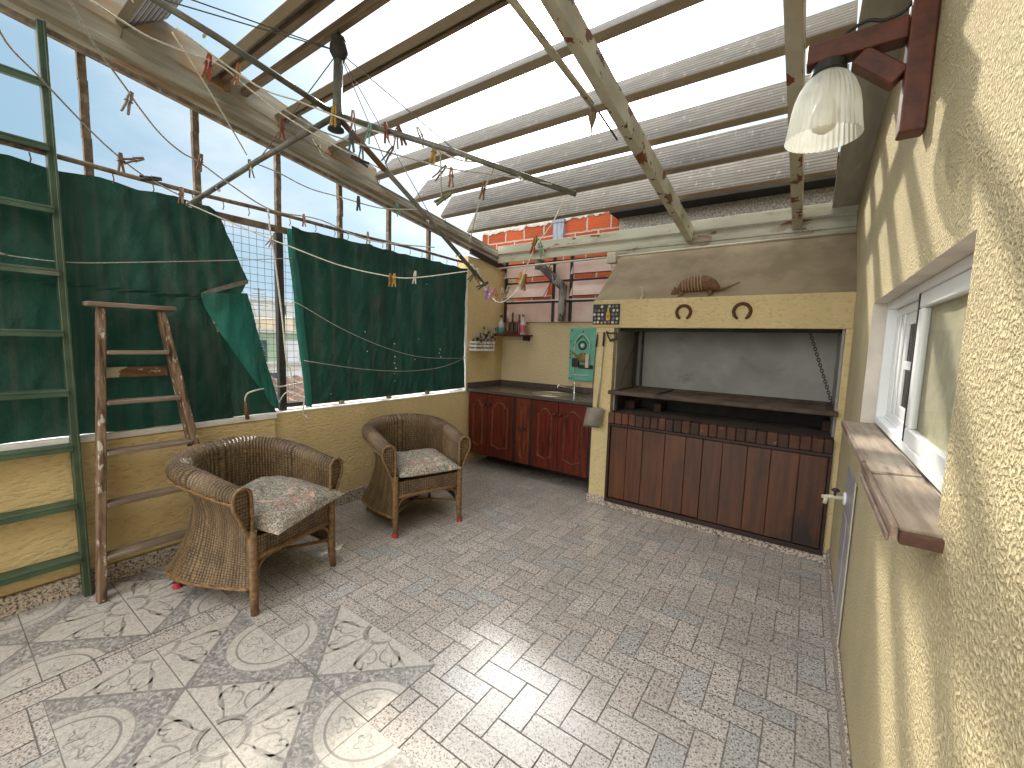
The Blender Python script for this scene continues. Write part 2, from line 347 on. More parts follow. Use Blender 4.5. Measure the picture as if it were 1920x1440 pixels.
def wicker():
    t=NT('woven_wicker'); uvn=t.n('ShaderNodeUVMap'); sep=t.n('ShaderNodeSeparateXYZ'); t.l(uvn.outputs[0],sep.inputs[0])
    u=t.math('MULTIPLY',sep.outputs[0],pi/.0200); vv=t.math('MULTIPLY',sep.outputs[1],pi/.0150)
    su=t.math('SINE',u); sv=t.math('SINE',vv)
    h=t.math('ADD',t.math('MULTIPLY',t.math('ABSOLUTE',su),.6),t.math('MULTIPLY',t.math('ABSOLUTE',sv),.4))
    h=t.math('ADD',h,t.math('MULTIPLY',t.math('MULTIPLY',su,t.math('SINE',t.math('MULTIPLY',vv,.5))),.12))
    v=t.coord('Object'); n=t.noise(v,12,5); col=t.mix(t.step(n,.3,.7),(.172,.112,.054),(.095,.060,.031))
    col=t.mix(t.math('MULTIPLY',t.step(h,.72,.25),.92),col,(.022,.012,.007))  # weave gaps coloured dark to stand in for shade
    col=t.mix(t.math('MULTIPLY',t.step(t.noise(v,70,2),.56,.70),.35),col,(.27,.18,.09)); col=t.mix(t.math('MULTIPLY',t.step(h,.86,.98),.35),col,(.30,.20,.10))  # random pale flecks, then painted highlights on the raised strands
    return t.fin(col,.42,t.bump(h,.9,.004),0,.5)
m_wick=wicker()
def wrap(name,c1,c2):
    t=NT(name); sep=t.n('ShaderNodeSeparateXYZ'); t.l(t.coord('Object'),sep.inputs[0]); n=t.noise(t.coord('Object'),40,4)
    col=t.mix(t.step(n,.35,.65),c1,c2); s=t.math('SINE',t.math('MULTIPLY',t.math('ADD',sep.outputs[2],t.math('MULTIPLY',sep.outputs[1],.4)),2*pi/.009))
    return t.fin(col,.4,t.bump(s,.5,.003),0,.5)
m_rattan=wrap('rattan_wrap',(.24,.140,.056),(.135,.075,.032))
def floral():
    t=NT('floral_fabric'); v=t.coord('Object'); a=t.noise(v,9,4,.6,1.2); b=t.n('ShaderNodeTexNoise'); t.l(t.coord('Object',rot=(0,0,1.2)),b.inputs[0]); b.inputs['Scale'].default_value=12; b.inputs['Detail'].default_value=3; b.inputs['Distortion'].default_value=1.5
    col=t.mix(t.step(t.noise(v,110,2),.42,.60),(.19,.17,.14),(.44,.40,.33))
    col=t.mix(t.math('MULTIPLY',t.step(a,.57,.68),.65),col,(.36,.19,.155)); col=t.mix(t.math('MULTIPLY',t.step(a,.44,.38),.8),col,(.15,.18,.125))
    col=t.mix(t.math('MULTIPLY',t.step(b.outputs['Fac'],.60,.66),.9),col,(.58,.40,.33)); col=t.mix(t.math('MULTIPLY',t.step(b.outputs['Fac'],.38,.32),.7),col,(.44,.45,.40))
    fine=t.noise(v,60,4,.7); col=t.mix(t.math('MULTIPLY',t.step(fine,.54,.61),.7),col,(.13,.105,.085))
    return t.fin(col,.9,t.bump(t.noise(v,260,2),.3,.002,t.bump(t.noise(v,18,3),.5,.012)),0,.2)
m_floral=floral()
def armad():
    t=NT('armadillo_hide'); v=t.coord('Object'); col=t.mix(t.step(t.noise(v,30,4),.35,.65),(.165,.085,.042),(.105,.055,.03))
    sep=t.n('ShaderNodeSeparateXYZ'); t.l(v,sep.inputs[0])
    s=t.math('SINE',t.math('MULTIPLY',t.math('ADD',sep.outputs[0],t.math('MULTIPLY',sep.outputs[2],.12)),2*pi/.0235))
    inb=t.math('MULTIPLY',t.step(sep.outputs[0],-.118,-.112),t.step(sep.outputs[0],.052,.046)); inb=t.math('MULTIPLY',inb,t.step(sep.outputs[2],.03,.045))
    band=t.math('MULTIPLY',t.step(s,.72,.9),inb); col=t.mix(t.math('MULTIPLY',band,.85),col,(.42,.31,.20))
    vo=t.n('ShaderNodeTexVoronoi'); t.l(v,vo.inputs[0]); vo.inputs['Scale'].default_value=120
    return t.fin(col,.6,t.bump(t.math('MULTIPLY',s,inb),.6,.005,t.bump(vo.outputs['Distance'],.3,.003)),0,.3)
m_arma=armad()
m_shade=None
def plain(name,c,rough=.5,metal=0,spec=.4): return M(name,c,tuple(x*.82 for x in c),30,rough=rough,metal=metal,spec=spec)
PINC={'grey':(.24,.20,.17),'brown':(.20,.105,.06),'dark':(.05,.045,.04),'red':(.36,.05,.03),'orange':(.30,.13,.045),'slate':(.10,.125,.125),'rust':(.22,.075,.045),'olive':(.19,.185,.10),'yellow':(.55,.33,.05),'teal':(.22,.36,.32),'green':(.10,.28,.19),'tan':(.36,.25,.15),'pale':(.62,.58,.50),'purple':(.33,.20,.42),'pink':(.50,.24,.33)}
PM={k:M('peg_'+k,c,tuple(x*.72 for x in c),60,rough=.75) for k,c in PINC.items()}
# ------------------------------------------------------------------ camera, world, sun
cam=bpy.data.cameras.new('camera'); co=bpy.data.objects.new('camera',cam); COL.objects.link(co); SC.camera=co
cam.sensor_width=36; cam.lens=14.75; cam.clip_start=.02; cam.clip_end=600
YAW,PIT,ROL=.6103,.0996,.0295
fw=V((-sin(YAW)*cos(PIT),cos(YAW)*cos(PIT),-sin(PIT))); rt=fw.cross(V((0,0,1))).normalized(); up=rt.cross(fw)
rt,up=rt*cos(ROL)+up*sin(ROL),up*cos(ROL)-rt*sin(ROL)
co.matrix_world=Matrix(((rt.x,up.x,-fw.x,0),(rt.y,up.y,-fw.y,0),(rt.z,up.z,-fw.z,1.45),(0,0,0,1)))
SUN=V((-.425,.701,.573)).normalized()
sl=bpy.data.lights.new('sun','SUN'); sl.energy=2.0; sl.angle=radians(1.4); sl.color=(1,.93,.80)
so=bpy.data.objects.new('sun',sl); COL.objects.link(so); so.rotation_euler=(-SUN).to_track_quat('-Z','Y').to_euler(); so.location=SUN*40
W=bpy.data.worlds.new('World'); SC.world=W; W.use_nodes=True; wt=W.node_tree
bg=wt.nodes['Background']
def wn(ty,**k):
    o=wt.nodes.new(ty)
    for a,b in k.items(): setattr(o,a,b)
    return o
sky=wn('ShaderNodeTexSky',sky_type='NISHITA'); sky.sun_disc=False; sky.sun_elevation=radians(34.9); sky.sun_rotation=radians(-31.2); sky.air_density=1.0; sky.dust_density=1.5; sky.ozone_density=1.2
tc=wn('ShaderNodeTexCoord')
def wm(op,a,b=None):
    o=wn('ShaderNodeMath',operation=op)
    for i,x in enumerate((a,b)):
        if x is None: continue
        if isinstance(x,(int,float)): o.inputs[i].default_value=x
        else: wt.links.new(x,o.inputs[i])
    return o.outputs[0]
dt=wn('ShaderNodeVectorMath',operation='DOT_PRODUCT'); wt.links.new(tc.outputs['Generated'],dt.inputs[0]); dt.inputs[1].default_value=SUN
dpos=wm('MAXIMUM',dt.outputs['Value'],0.0)
halo=wm('ADD',wm('MULTIPLY',wm('POWER',dpos,6.0),1.9),wm('ADD',wm('MULTIPLY',wm('POWER',dpos,16.0),2.2),wm('ADD',wm('MULTIPLY',wm('POWER',dpos,70.0),115.0),wm('MULTIPLY',wm('POWER',dpos,900.0),110.0))))
mp=wn('ShaderNodeMapping'); mp.inputs['Scale'].default_value=(1,1,2.4); wt.links.new(tc.outputs['Generated'],mp.inputs[0])
cn=wn('ShaderNodeTexNoise'); cn.inputs['Scale'].default_value=2.3; cn.inputs['Detail'].default_value=7; cn.inputs['Roughness'].default_value=.55; wt.links.new(mp.outputs[0],cn.inputs[0])
cr=wn('ShaderNodeMapRange',interpolation_type='SMOOTHSTEP'); cr.inputs[1].default_value=.42; cr.inputs[2].default_value=.72; wt.links.new(cn.outputs['Fac'],cr.inputs[0])
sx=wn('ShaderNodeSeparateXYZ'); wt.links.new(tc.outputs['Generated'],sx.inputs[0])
bk=wn('ShaderNodeMapRange',interpolation_type='SMOOTHSTEP'); bk.inputs[1].default_value=.25; bk.inputs[2].default_value=1.0  # bright cloud bank added overhead and behind the camera to fill the interior
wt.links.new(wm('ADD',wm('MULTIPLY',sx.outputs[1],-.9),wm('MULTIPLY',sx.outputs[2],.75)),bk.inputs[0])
dim=wn('ShaderNodeVectorMath',operation='SCALE'); wt.links.new(sky.outputs[0],dim.inputs[0]); dim.inputs[3].default_value=.17
c1=wn('ShaderNodeMix',data_type='RGBA'); wt.links.new(wm('ADD',wm('MULTIPLY',cr.outputs[0],.1),.80),c1.inputs[0]); wt.links.new(dim.outputs[0],c1.inputs[6]); cc=wn('ShaderNodeMix',data_type='RGBA'); wt.links.new(cr.outputs[0],cc.inputs[0]); cc.inputs[6].default_value=(1.42,2.30,3.0,1); cc.inputs[7].default_value=(2.7,3.15,3.5,1); wt.links.new(cc.outputs[2],c1.inputs[7])
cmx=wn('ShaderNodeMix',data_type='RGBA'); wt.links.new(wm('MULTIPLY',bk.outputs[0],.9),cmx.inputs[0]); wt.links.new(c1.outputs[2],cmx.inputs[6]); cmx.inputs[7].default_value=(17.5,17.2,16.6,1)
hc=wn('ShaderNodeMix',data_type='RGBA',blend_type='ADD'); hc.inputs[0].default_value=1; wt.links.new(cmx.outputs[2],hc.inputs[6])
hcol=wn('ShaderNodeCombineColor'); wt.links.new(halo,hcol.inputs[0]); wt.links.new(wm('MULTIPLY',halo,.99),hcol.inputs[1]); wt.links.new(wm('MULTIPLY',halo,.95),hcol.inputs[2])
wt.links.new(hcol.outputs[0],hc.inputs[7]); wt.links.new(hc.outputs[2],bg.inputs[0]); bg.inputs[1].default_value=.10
SC.view_settings.view_transform='Standard'; SC.view_settings.look='None'; SC.view_settings.gamma=1; SC.view_settings.exposure=1.52
SC.cycles.max_bounces=10; SC.cycles.diffuse_bounces=6; SC.cycles.transparent_max_bounces=12
SC.cycles.sample_clamp_indirect=6
SC.cycles.use_denoising=True

XL,XR,YF,YB=-3.21,.228,3.53,4.34
# ------------------------------------------------------------------ floor
def build_floor():
    g=MB(); g.bx(-3.4,3.2,-5.0,4.6,-.25,-.003)
    fl=g.build('floor',m_grout); tag(fl,None,kind='structure')
    b=MB(); m=.105; a0=-1.0765; b0=1.4205; k=0
    for i in range(-26,20):
        for j in range(-24,28):
            c=(i-j)%4
            if c==0: w,h=2,1
            elif c==3: w,h=1,2
            else: continue
            # anchored so that the measured upright brick falls on a lower cell of class 3
            x=a0+(i-3)*m; y=b0+j*m; gp=.0028
            X0,X1,Y0,Y1=x+gp,x+w*m-gp,y+gp,y+h*m-gp
            if X1<XL or X0>XR or Y0>3.75 or Y1<-.9: continue
            X0=max(X0,XL);X1=min(X1,XR)
            tx,ty=random.gauss(0,.0045),random.gauss(0,.0045); cx,cy=(X0+X1)/2,(Y0+Y1)/2
            vs=[(px,py,(px-cx)*tx+(py-cy)*ty) for px,py in ((X0,Y0),(X1,Y0),(X1,Y1),(X0,Y1))]
            b.add(vs,[(0,1,2,3)]); r=random.random(); v=random.uniform(.90,1.06)
            b.tint[k]=(v*.90,v*.94,v*.965) if r<.10 else ((v,v*.965,v*.94) if r<.6 else (v,v*.985,v*.975)); k+=1
    o=b.build('herringbone_paving',m_terr,recalc=False); o.parent=fl
    # large patterned tiles
    d=MB(); gr=MB(); ln=MB()
    xs=[-2.33,-1.97,-1.61,-1.25,-.89,-.53,-.17,.19]; ys=[-.9,-.52,-.16,.20,.55,.90,1.25]
    R=[]
    for i in range(7):
        for j in range(6):
            if ys[j]>=.9 and not(-1.98<xs[i]<-1.3): continue
            if ys[j]<.15 and xs[i]<-2.0: continue
            R.append((xs[i],xs[i+1],ys[j],ys[j+1],-1.97,.20))
    xl=[XL,-3.187,-2.827,-2.467]; yl=[-.86,-.5,-.14,.217,.567,.917]
    for i in range(3):
        for j in range(5): R.append((xl[i],xl[i+1],yl[j],yl[j+1],-2.467,.217))
    for x0,x1,y0,y1,ox,oy in R:
        e=.0010; ey=.0023; gr.quad((x0,y0,.0016),(x1,y0,.0016),(x1,y1,.0016),(x0,y1,.0016))
        q=[(x0+e,y0+ey),(x1-e,y0+ey),(x1-e,y1-ey),(x0+e,y1-ey)]
        d.add([(a,c,.0036) for a,c in q],[(0,1,2,3)],0,[(a-ox,c-oy) for a,c in q])
    def inside(x,y,fx):
        for x0,x1,y0,y1,ox,oy in R:
            if ox==fx and x0+.003<x<x1-.003 and y0+.003<y<y1-.003: return True
        return False
    def ribbon(pts,w,fx):
        n=len(pts)
        for i in range(n-1):
            p,q=V(pts[i]),V(pts[i+1]); t=(q-p)
            if t.length<1e-5: continue
            t.normalize(); nn=V((-t.y,t.x)); wa=w*(.35+.65*sin(pi*(i+.2)/(n)));wb=w*(.35+.65*sin(pi*(i+1.2)/(n)))
            mid=(p+q)/2
            if not inside(mid.x,mid.y,fx): continue
            if not(inside(p.x,p.y,fx) and inside(q.x,q.y,fx)): continue
            ln.add([(*(p-nn*wa),.0042),(*(q-nn*wb),.0042),(*(q+nn*wb),.0042),(*(p+nn*wa),.0042)],[(0,1,2,3)])
    def scroll(cx,cy,ang,flip,sc,fx):
        ca,sa=cos(ang),sin(ang)
        def spiral(x,y,hd,ks,ds,n):
            o=[(x,y)]
            for k in range(n):
                t=k/n; hd+=ks(t)*ds; x+=ds*cos(hd); y+=ds*sin(hd); o.append((x,y))
            return o
        for st,hd,ks,ds,n,w in (((.070,.006),.15,lambda t:-4+10*t+95*t**4,.0062,46,.0036),((.108,.010),-.5,lambda t:9+62*t**2,.0048,34,.0030),((.098,.020),1.35,lambda t:-14-70*t**3,.0040,26,.0026),((.165,.030),.75,lambda t:-18+8*t,.0042,14,.0030)):
            raw=spiral(*st,hd,ks,ds,n)
            ribbon([(cx+sc*(x*ca-flip*y*sa),cy+sc*(x*sa+flip*y*ca)) for x,y in raw],w*1.5*sc,fx)
    for fx,ox,oy,ni,nj in ((-1.97,-1.97,.20,3,3),(-2.467,-2.467,.217,2,3)):
        for i in range(-2,ni+1):
            for j in range(-3,nj+1):
                cx,cy=ox+.36+.72*i,oy+.35+.70*j
                for rr,w in ((.083,.0075),(.072,.0018)):
                    ribbon([(cx+rr*cos(a*pi/24),cy+rr*sin(a*pi/24)) for a in range(49)],w*1.6,fx)
                for q in range(4):
                    for fl_ in (1,-1): scroll(cx,cy,q*pi/2+fl_*.30,fl_,1.22,fx)
                mx,my=ox+.72*i,oy+.70*j
                for q in range(4):
                    a=q*pi/2+pi/4; ca,sa=cos(a),sin(a)
                    lf=[]
                    for k in range(26):
                        t=k/25*2*pi; r=.030*(1+.34*cos(5*t)); lf.append((.088+r*cos(t),r*.9*sin(t)))
                    ribbon([(mx+x*ca-y*sa,my+x*sa+y*ca) for x,y in lf],.0026,fx)
                    ribbon([(mx+(.02+.05*t)*ca-(.02*sin(t*5))*sa,my+(.02+.05*t)*sa+(.02*sin(t*5))*ca) for t in [k/10 for k in range(11)]],.0030,fx)
    for mb,nm,mt in ((gr,'tile_joints',m_grout2),(d,'patterned_tiles',m_decor),(ln,'tile_ornament',m_line)):
        o=mb.build(nm,mt,recalc=False); o.parent=fl
build_floor()
# ------------------------------------------------------------------ walls
def wall_left():
    r=thing('terrace_wall','low ochre stucco wall with white sill below the green tarpaulins','wall',(XL,1.0,0))
    w=MB(); w.bx(XL-.16,XL,-5,3.66,-.2,.86); w.bx(XL-.16,XL,3.66,4.60,-.2,2.40)
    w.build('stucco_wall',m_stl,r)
    p=MB(); p.bx(XL,XL+.022,-5,1.515,.108,.835); p.build('wall_facing',m_stl,r,bevel=.006)
    s=MB(); s.bx(XL-.17,XL+.004,1.52,3.655,.8605,.874); s.bx(XL-.17,XL+.032,-5,1.518,.837,.872); s.bx(XL-.17,XL+.004,3.645,3.659,.875,2.20)
    s.build('white_sill',m_white,r,bevel=.003)
    k=MB(); k.bx(XL+.0225,XL+.036,-5,1.515,-.001,.107); k.bx(XL+.001,XL+.014,1.516,3.72,-.001,.107); k.build('skirting',m_skirt,r,bevel=.003)
wall_left()
def wall_right():
    r=thing('house_wall','tall rough yellow stucco wall with a recessed window on the right','wall',(XR,1.0,0))
    w=MB(); Y=[-5,1.1,2.55,4.6]; Z=[-.2,1.095,1.675,3.9]
    for i in range(3):
        for j in range(3):
            if i==1 and j==1: continue
            w.quad((XR,Y[i],Z[j]),(XR,Y[i+1],Z[j]),(XR,Y[i+1],Z[j+1]),(XR,Y[i],Z[j+1]))
    w.quad((XR,-5,3.9),(XR,4.6,3.9),(3.2,4.6,3.9),(3.2,-5,3.9)); w.quad((XR,-5,-.2),(XR,-5,3.9),(3.2,-5,3.9),(3.2,-5,-.2)); w.quad((XR,4.6,-.2),(3.2,4.6,-.2),(3.2,4.6,3.9),(XR,4.6,3.9)); w.quad((3.2,-5,-.2),(3.2,-5,3.9),(3.2,4.6,3.9),(3.2,4.6,-.2))
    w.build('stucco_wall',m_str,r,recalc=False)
    v=MB(); D=XR+.11
    v.quad((XR,1.1,1.675),(D,1.1,1.675),(D,2.55,1.675),(XR,2.55,1.675)); v.quad((XR,1.1,1.095),(XR,2.55,1.095),(D,2.55,1.095),(D,1.1,1.095))
    v.quad((XR,2.55,1.095),(XR,2.55,1.675),(D,2.55,1.675),(D,2.55,1.095)); v.quad((XR,1.1,1.095),(D,1.1,1.095),(D,1.1,1.675),(XR,1.1,1.675))
    v.build('window_reveal',m_reveal,r,recalc=False)
    k=MB(); k.bx(XR-.013,XR-.0005,-5,3.49,-.001,.115); k.build('skirting',m_skirt,r,bevel=.004)
wall_right()
def wall_back():
    r=thing('back_wall','ochre stucco wall behind the sink counter','wall',(-2.4,YB,0))
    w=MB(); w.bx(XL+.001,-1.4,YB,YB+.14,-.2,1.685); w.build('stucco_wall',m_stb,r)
    w=MB(); w.bx(XL+.001,-1.4,YB-.012,YB+.15,1.686,1.70); w.build('sill',m_render,r)
wall_back()
# ------------------------------------------------------------------ fence, tarps, roof frame
def gut(y): return 2.905-.1365*(y-.6)
def fence():
    r=thing('fence_frame','rusty iron post and rail frame with wire mesh on the low wall','fence',(XL-.04,1.6,.86))
    k=-6
    while k<=6:
        y=.11+.5*k
        if -2.6<y<3.4:
            b=MB(); x=XL-.06; z1=gut(y)+.01
            for s in range(14):
                za=.875+(z1-.875)*s/14; zb=.875+(z1-.875)*(s+1)/14; j=random.uniform(-.003,.003)
                b.bx(x-.02,x+.016+j*.5,y-.017+j,y+.017+j,za,zb)
            b.build('post',m_rust if k!=3 else m_rust,r)
        k+=1
    b=MB(); b.tube([(XL+.012,y,2.318+.004*sin(y*5)) for y in [-2.6+.2*i for i in range(32)]],.0135,8); b.build('rail',m_rust,r,smooth=True)
    b=MB(); b.bx(XL-.072,XL-.054,-2.6,3.64,2.205,2.252); b.build('flat_bar',m_rust,r,bevel=.003)
    b=MB(); b.bx(XL-.11,XL-.075,1.0,3.64,.895,.925); b.build('bottom_bar',m_black,r)
    b=MB(); b.bx(XL-.085,XL-.040,1.58,1.632,.88,2.2); b.build('black_post',m_black,r,bevel=.004)
    b=MB(); x=XL-.095
    for i in range(15): b.tube([(x,1.02+.05*i,.9),(x+random.uniform(-.003,.003),1.02+.05*i,1.5),(x,1.02+.05*i,2.23)],.0016,5)
    for i in range(27): b.tube([(x+.003,1.0,.93+.05*i),(x+.003,1.35,.93+.05*i+random.uniform(-.003,.003)),(x+.003,1.75,.93+.05*i)],.0016,5)
    b.build('wire_mesh',m_wire,r)
    b=MB()
    for i in range(30):
        y=-1.2+.16*i+random.uniform(-.03,.03)
        b=MB(); b.tube([(XL+.012,y,2.305),(XL+.016,y+.004,2.275),(XL+.006,y,2.255)],.003,5); b.build('hook',m_rust,r)
fence()
def fold(y,z,s):
    return .024*NZ.noise(V((y*3.2+s,z*.5,s)))+.020*NZ.noise(V((y*8+z*1.5,z*.9,s+5)))+.009*NZ.noise(V((y*19-z*5,z*6,s)))+.004*NZ.noise(V((y*45,z*30,s)))
def lerp(a,b,t): return a+(b-a)*t
def pl(tab,z):
    for (z0,a),(z1,b) in zip(tab,tab[1:]):
        if z0<=z<=z1: return lerp(a,b,(z-z0)/(z1-z0))
    return tab[0][1] if z<tab[0][0] else tab[-1][1]
def tarps():
    # left sheet
    redge=[(.865,1.25),(1.29,1.228),(1.60,1.13),(1.674,1.12),(1.69,1.30),(1.824,1.367),(2.242,1.198),(2.285,1.12)]
    b=MB()
    def f(u,v):
        z=lerp(.865,2.272,v); e=pl(redge,z); y=lerp(-2.4,e,u); zz=z-.03*(v**6)*(1-abs(2*((y*3.1)%1)-1))*.6+.012*sin(y*4)*(1-v)
        return (XL-.010+.006*v+fold(y,z,1)*(1.25 if y>.6 else .9)+.016*max(0,min(1,(y-.55)/.5))*sin(y*46+z*5+3*NZ.noise(V((y*3,z*1.5,2))))*(.45+.55*NZ.noise(V((y*5,z*2,8)))),y,zz)
    b.grid(f,220,70)
    o=b.build('tarpaulin',m_tarp,None,smooth=True); tag(o,'dark green tarpaulin with a turned back torn corner behind the ladders','tarpaulin',group='green tarpaulins on the fence')
    root=o
    b=MB()   # darker layer behind
    def f2(u,v):
        z=lerp(.875,1.46,v); y=lerp(1.10,pl([(.875,1.545),(.95,1.50),(1.1,1.42),(1.46,1.22)],z),u); return (XL-.03+fold(y,z,9)*.4,y,z)
    b.grid(f2,14,16); b.build('back_layer',m_tarp,root,smooth=True)
    b=MB()   # folded flap, underside showing
    def f3(u,v):
        z=lerp(.915,1.70,v); l=pl([(.915,1.50),(1.2,1.325),(1.45,1.17),(1.62,1.085),(1.674,1.074),(1.70,1.08)],z); rr=pl([(.915,1.535),(1.2,1.465),(1.5,1.395),(1.70,1.345)],z)
        return (XL+.035+.035*sin(u*pi)*(.3+.7*v)+fold(l+u*.3,z,4)*.9,lerp(l,rr,u)+.004*NZ.noise(V((z*40,u*9,2))),z+.03*u*v)
    b.grid(f3,18,40); b.build('folded_flap',m_tarpb,root,smooth=True)
    random.seed(21); b=MB()
    for k in range(70):
        z=random.uniform(.93,1.68); rr=pl([(.915,1.535),(1.2,1.465),(1.5,1.395),(1.70,1.345)],z); y=rr+random.uniform(-.006,.004); L=random.uniform(.01,.045)
        b.tube([(XL+.037,y,z),(XL+.035,y+L*.5,z+random.uniform(-.01,.012)),(XL+.03,y+L*random.uniform(.3,.9),z-L*random.uniform(.2,.9))],.0011,3)
    b.build('frayed_threads',M('frayed_thread',(.20,.42,.35),(.14,.32,.27),40,rough=.9),root)
    b=MB(); b.grid(lambda u,v:(XL+.034+.012*sin(u*3)+v*.004,lerp(1.072,1.350,u),lerp(1.672,1.795,u**.85)+.030*v),12,2); b.build('hem',m_hem,root,smooth=True)
    b=MB(); b.grid(lambda u,v:(XL+.028+.01*sin(v*9),lerp(1.115,1.27,u)+.105*(1-v)*u*1.1,lerp(1.70,2.26,v)-.0*u),8,20); 
    # right sheet
    b=MB()
    le=[(.89,1.79),(1.3,1.765),(1.731,1.725),(2.0,1.69),(2.262,1.672)]
    def g(u,v):
        z0=.912+.007*sin(u*13)+.004*sin(u*31); z=lerp(z0,2.262,v); y=lerp(pl(le,z),3.655-.02*(1-v),u); sag=.012*abs(sin(u*9*pi))*v**8
        return (XL-.004+fold(y,z,21)*1.1+.012*sin(y*8+z)*(.3+.7*v)+.012*(.3+.7*v**2)*sin(y*34+4*NZ.noise(V((y*2,z*1.6,5))))*(.4+.6*NZ.noise(V((y*3,z,11)))),y,z-sag)
    b.grid(g,170,60); o2=b.build('tarpaulin',m_tarp,None,smooth=True); tag(o2,'dark green tarpaulin with pinholes stretched over the fence beside the sink corner','tarpaulin',group='green tarpaulins on the fence')
    b=MB()
    b.grid(lambda u,v:(XL+.012-.03*u+.008*sin(v*11),pl(le,lerp(.89,2.2,v))+lerp(.010,-.026-.016*sin(v*pi),u),lerp(.89,2.24,v)),6,40); b.build('turned_edge',m_tarpb,o2,smooth=True)
    b=MB(); random.seed(5)
    for (y,z) in [(2.28,1.50),(2.30,1.33),(2.60,1.40),(2.605,1.28),(2.60,1.22),(2.615,1.17),(2.60,1.12),(2.605,1.05),(3.2,1.35),(3.19,1.31),(3.21,1.27),(2.9,1.45),(2.85,1.25),(1.95,.98),(3.0,2.0)]:
        s=random.uniform(.004,.009); x=XL+.034
        b.add([(x,y-s,z),(x,y+s*.6,z-s*.7),(x,y+s,z+s*.3),(x,y-s*.2,z+s)],[(0,1,2,3)])
    b.build('daylight_dot',M('painted_daylight',(.75,.78,.74),(.75,.78,.74),3,rough=.9),o2)  # pale patches in front of the sheet, coloured like daylight through pinholes
tarps()
def pz(y): return 2.41+.156*(4.2-y)     # underside of the rafters
def pergola():
    r=thing('pergola','weathered board pergola on rusty cream steel rafters over the terrace','pergola',(-1.5,4.2,2.4))
    def gsec(sec,y0,y1,n=2,taper=None,nm='gutter',mt=m_gut,dx=0):
        b=MB(); vs=[];fs=[]; k=len(sec)
        for i in range(n+1):
            y=lerp(y0,y1,i/n)
            for sx,sz in sec:
                s=taper(y) if taper else 1
                vs.append((XL+sx+dx,y,gut(y)+sz*s))
        for i in range(n):
            for j in range(k-1): fs.append((i*k+j,i*k+j+1,(i+1)*k+j+1,(i+1)*k+j))
        b.add(vs,fs); return b.build(nm,mt,r,bevel=0)
    gsec([(-.02,.0),(.012,.0),(.012,.028),(-.002,.029),(-.002,.045),(.028,.062),(.028,.105),(.006,.122),(.006,.150),(-.02,.152)],-2.4,4.36,6)
    gsec([(-.02,-.022),(.014,-.022),(.014,.004)],-2.4,4.30,4,nm='angle_iron',mt=m_rust)
    gsec([(-.012,.150),(-.004,.150),(-.004,.20),(.006,.21),(-.03,.42),(-.05,.43)],-2.4,2.45,6,lambda y:1-.33*max(0,(y-.9))/1.55,'upper_sheet',m_gut2)
    b=MB(); b.beam((XL+.015,3.68,gut(3.68)-.03),(XL+.015,4.34,gut(4.34)-.03),.03,.06); b.build('end_board',m_trim,r)
    for x0,x1,y0 in ((-1.001,-.945,-.2),(-.184,-.120,-.2)):
        b=MB(); xc=(x0+x1)/2; b.beam((xc,y0,pz(y0)+.065),(xc,4.165,pz(4.165)+.065),x1-x0,.13); b.build('rafter',m_steel,r,bevel=.004)
    b=MB(); b.bx(-3.19,.226,4.17,4.19,2.505,2.60); b.bx(-3.19,.226,4.19,4.25,2.585,2.60); b.bx(-3.19,.226,4.19,4.21,2.455,2.503); b.bx(-3.19,.226,4.168,4.188,2.40,2.452); b.bx(-1.72,.226,4.172,4.186,2.326,2.399)
    b.build('channel_beam',m_steel2,r,bevel=.003)
    b=MB(); y0=-.2; b.beam((.145,y0,pz(y0)+.145),(.145,4.16,pz(4.16)+.145),.165,.018); b.build('flashing',m_zinc,r)
    b=MB(); b.tube([(-1.17,.2,pz(.2)+.02),(-1.10,1.477,2.835),(-1.052,2.17,2.727)],.017,8); b.build('strut_pipe',m_steel,r,smooth=True)
    b=MB(); b.lathe([(.012,.03),(.026,.0),(.022,-.03),(.006,-.075),(.003,-.115)],(-1.062,2.205,2.70),10); b.build('strut_tip',m_rust,r,smooth=True)
    b=MB(); b.tube([(-1.045,2.25,2.72),(-1.035,2.50,2.672)],.006,6); b.build('strut_rod',m_black,r)
    ys=[3.65,3.245,2.865,2.42,1.975,1.57,1.145,.74,.33,-.08]
    for i,y in enumerate(ys):
        z=2.584+.156*(4.2-y); h=.285; t=.045; xl=-3.24+random.uniform(-.012,.012); xr=.058; q=radians((30,33,37,42,47,48,48,48,48,48)[i]+random.uniform(-.8,.8)); cq,sq=cos(q),sin(q)
        b=MB()
        b.prism([(xl,0),(xr,0),(xr,h),(xl+.012,h)],t,lambda u,v,w:(u,y+v*sq+w*cq,z+v*cq-w*sq))
        o=b.build('slat',m_slat,r,bevel=.004)
        b=MB(); b.tube([(xl+.05,y+.03,z-.03),(xl+.05,y+.026,z-.06),(xl+.02,y+.02,z-.09),(xl+.0,y+.02,gut(y)+.15)],.0035,5); b.build('hook',m_rust,r)
    b=MB(); y=1.372; z=2.584+.156*(4.2-y)-.005; b.bx(-3.2,.06,y-.022,y+.022,z,z+.045); b.build('carrier_beam',m_bat,r,bevel=.006)
    b=MB(); b.bx(-3.2,.06,1.64,1.665,2.584+.156*2.55,2.584+.156*2.55+.05); b.build('batten',m_bat,r)
    b=MB(); b.bx(-3.18,.06,1.225,1.265,3.045,3.08); b.build('batten',m_bat,r)
    b=MB(); b.beam((-3.19,1.27,3.0),(-3.16,1.25,3.17),.03,.03,(0,1,0)); b.build('support_stub',m_bat,r)
pergola()
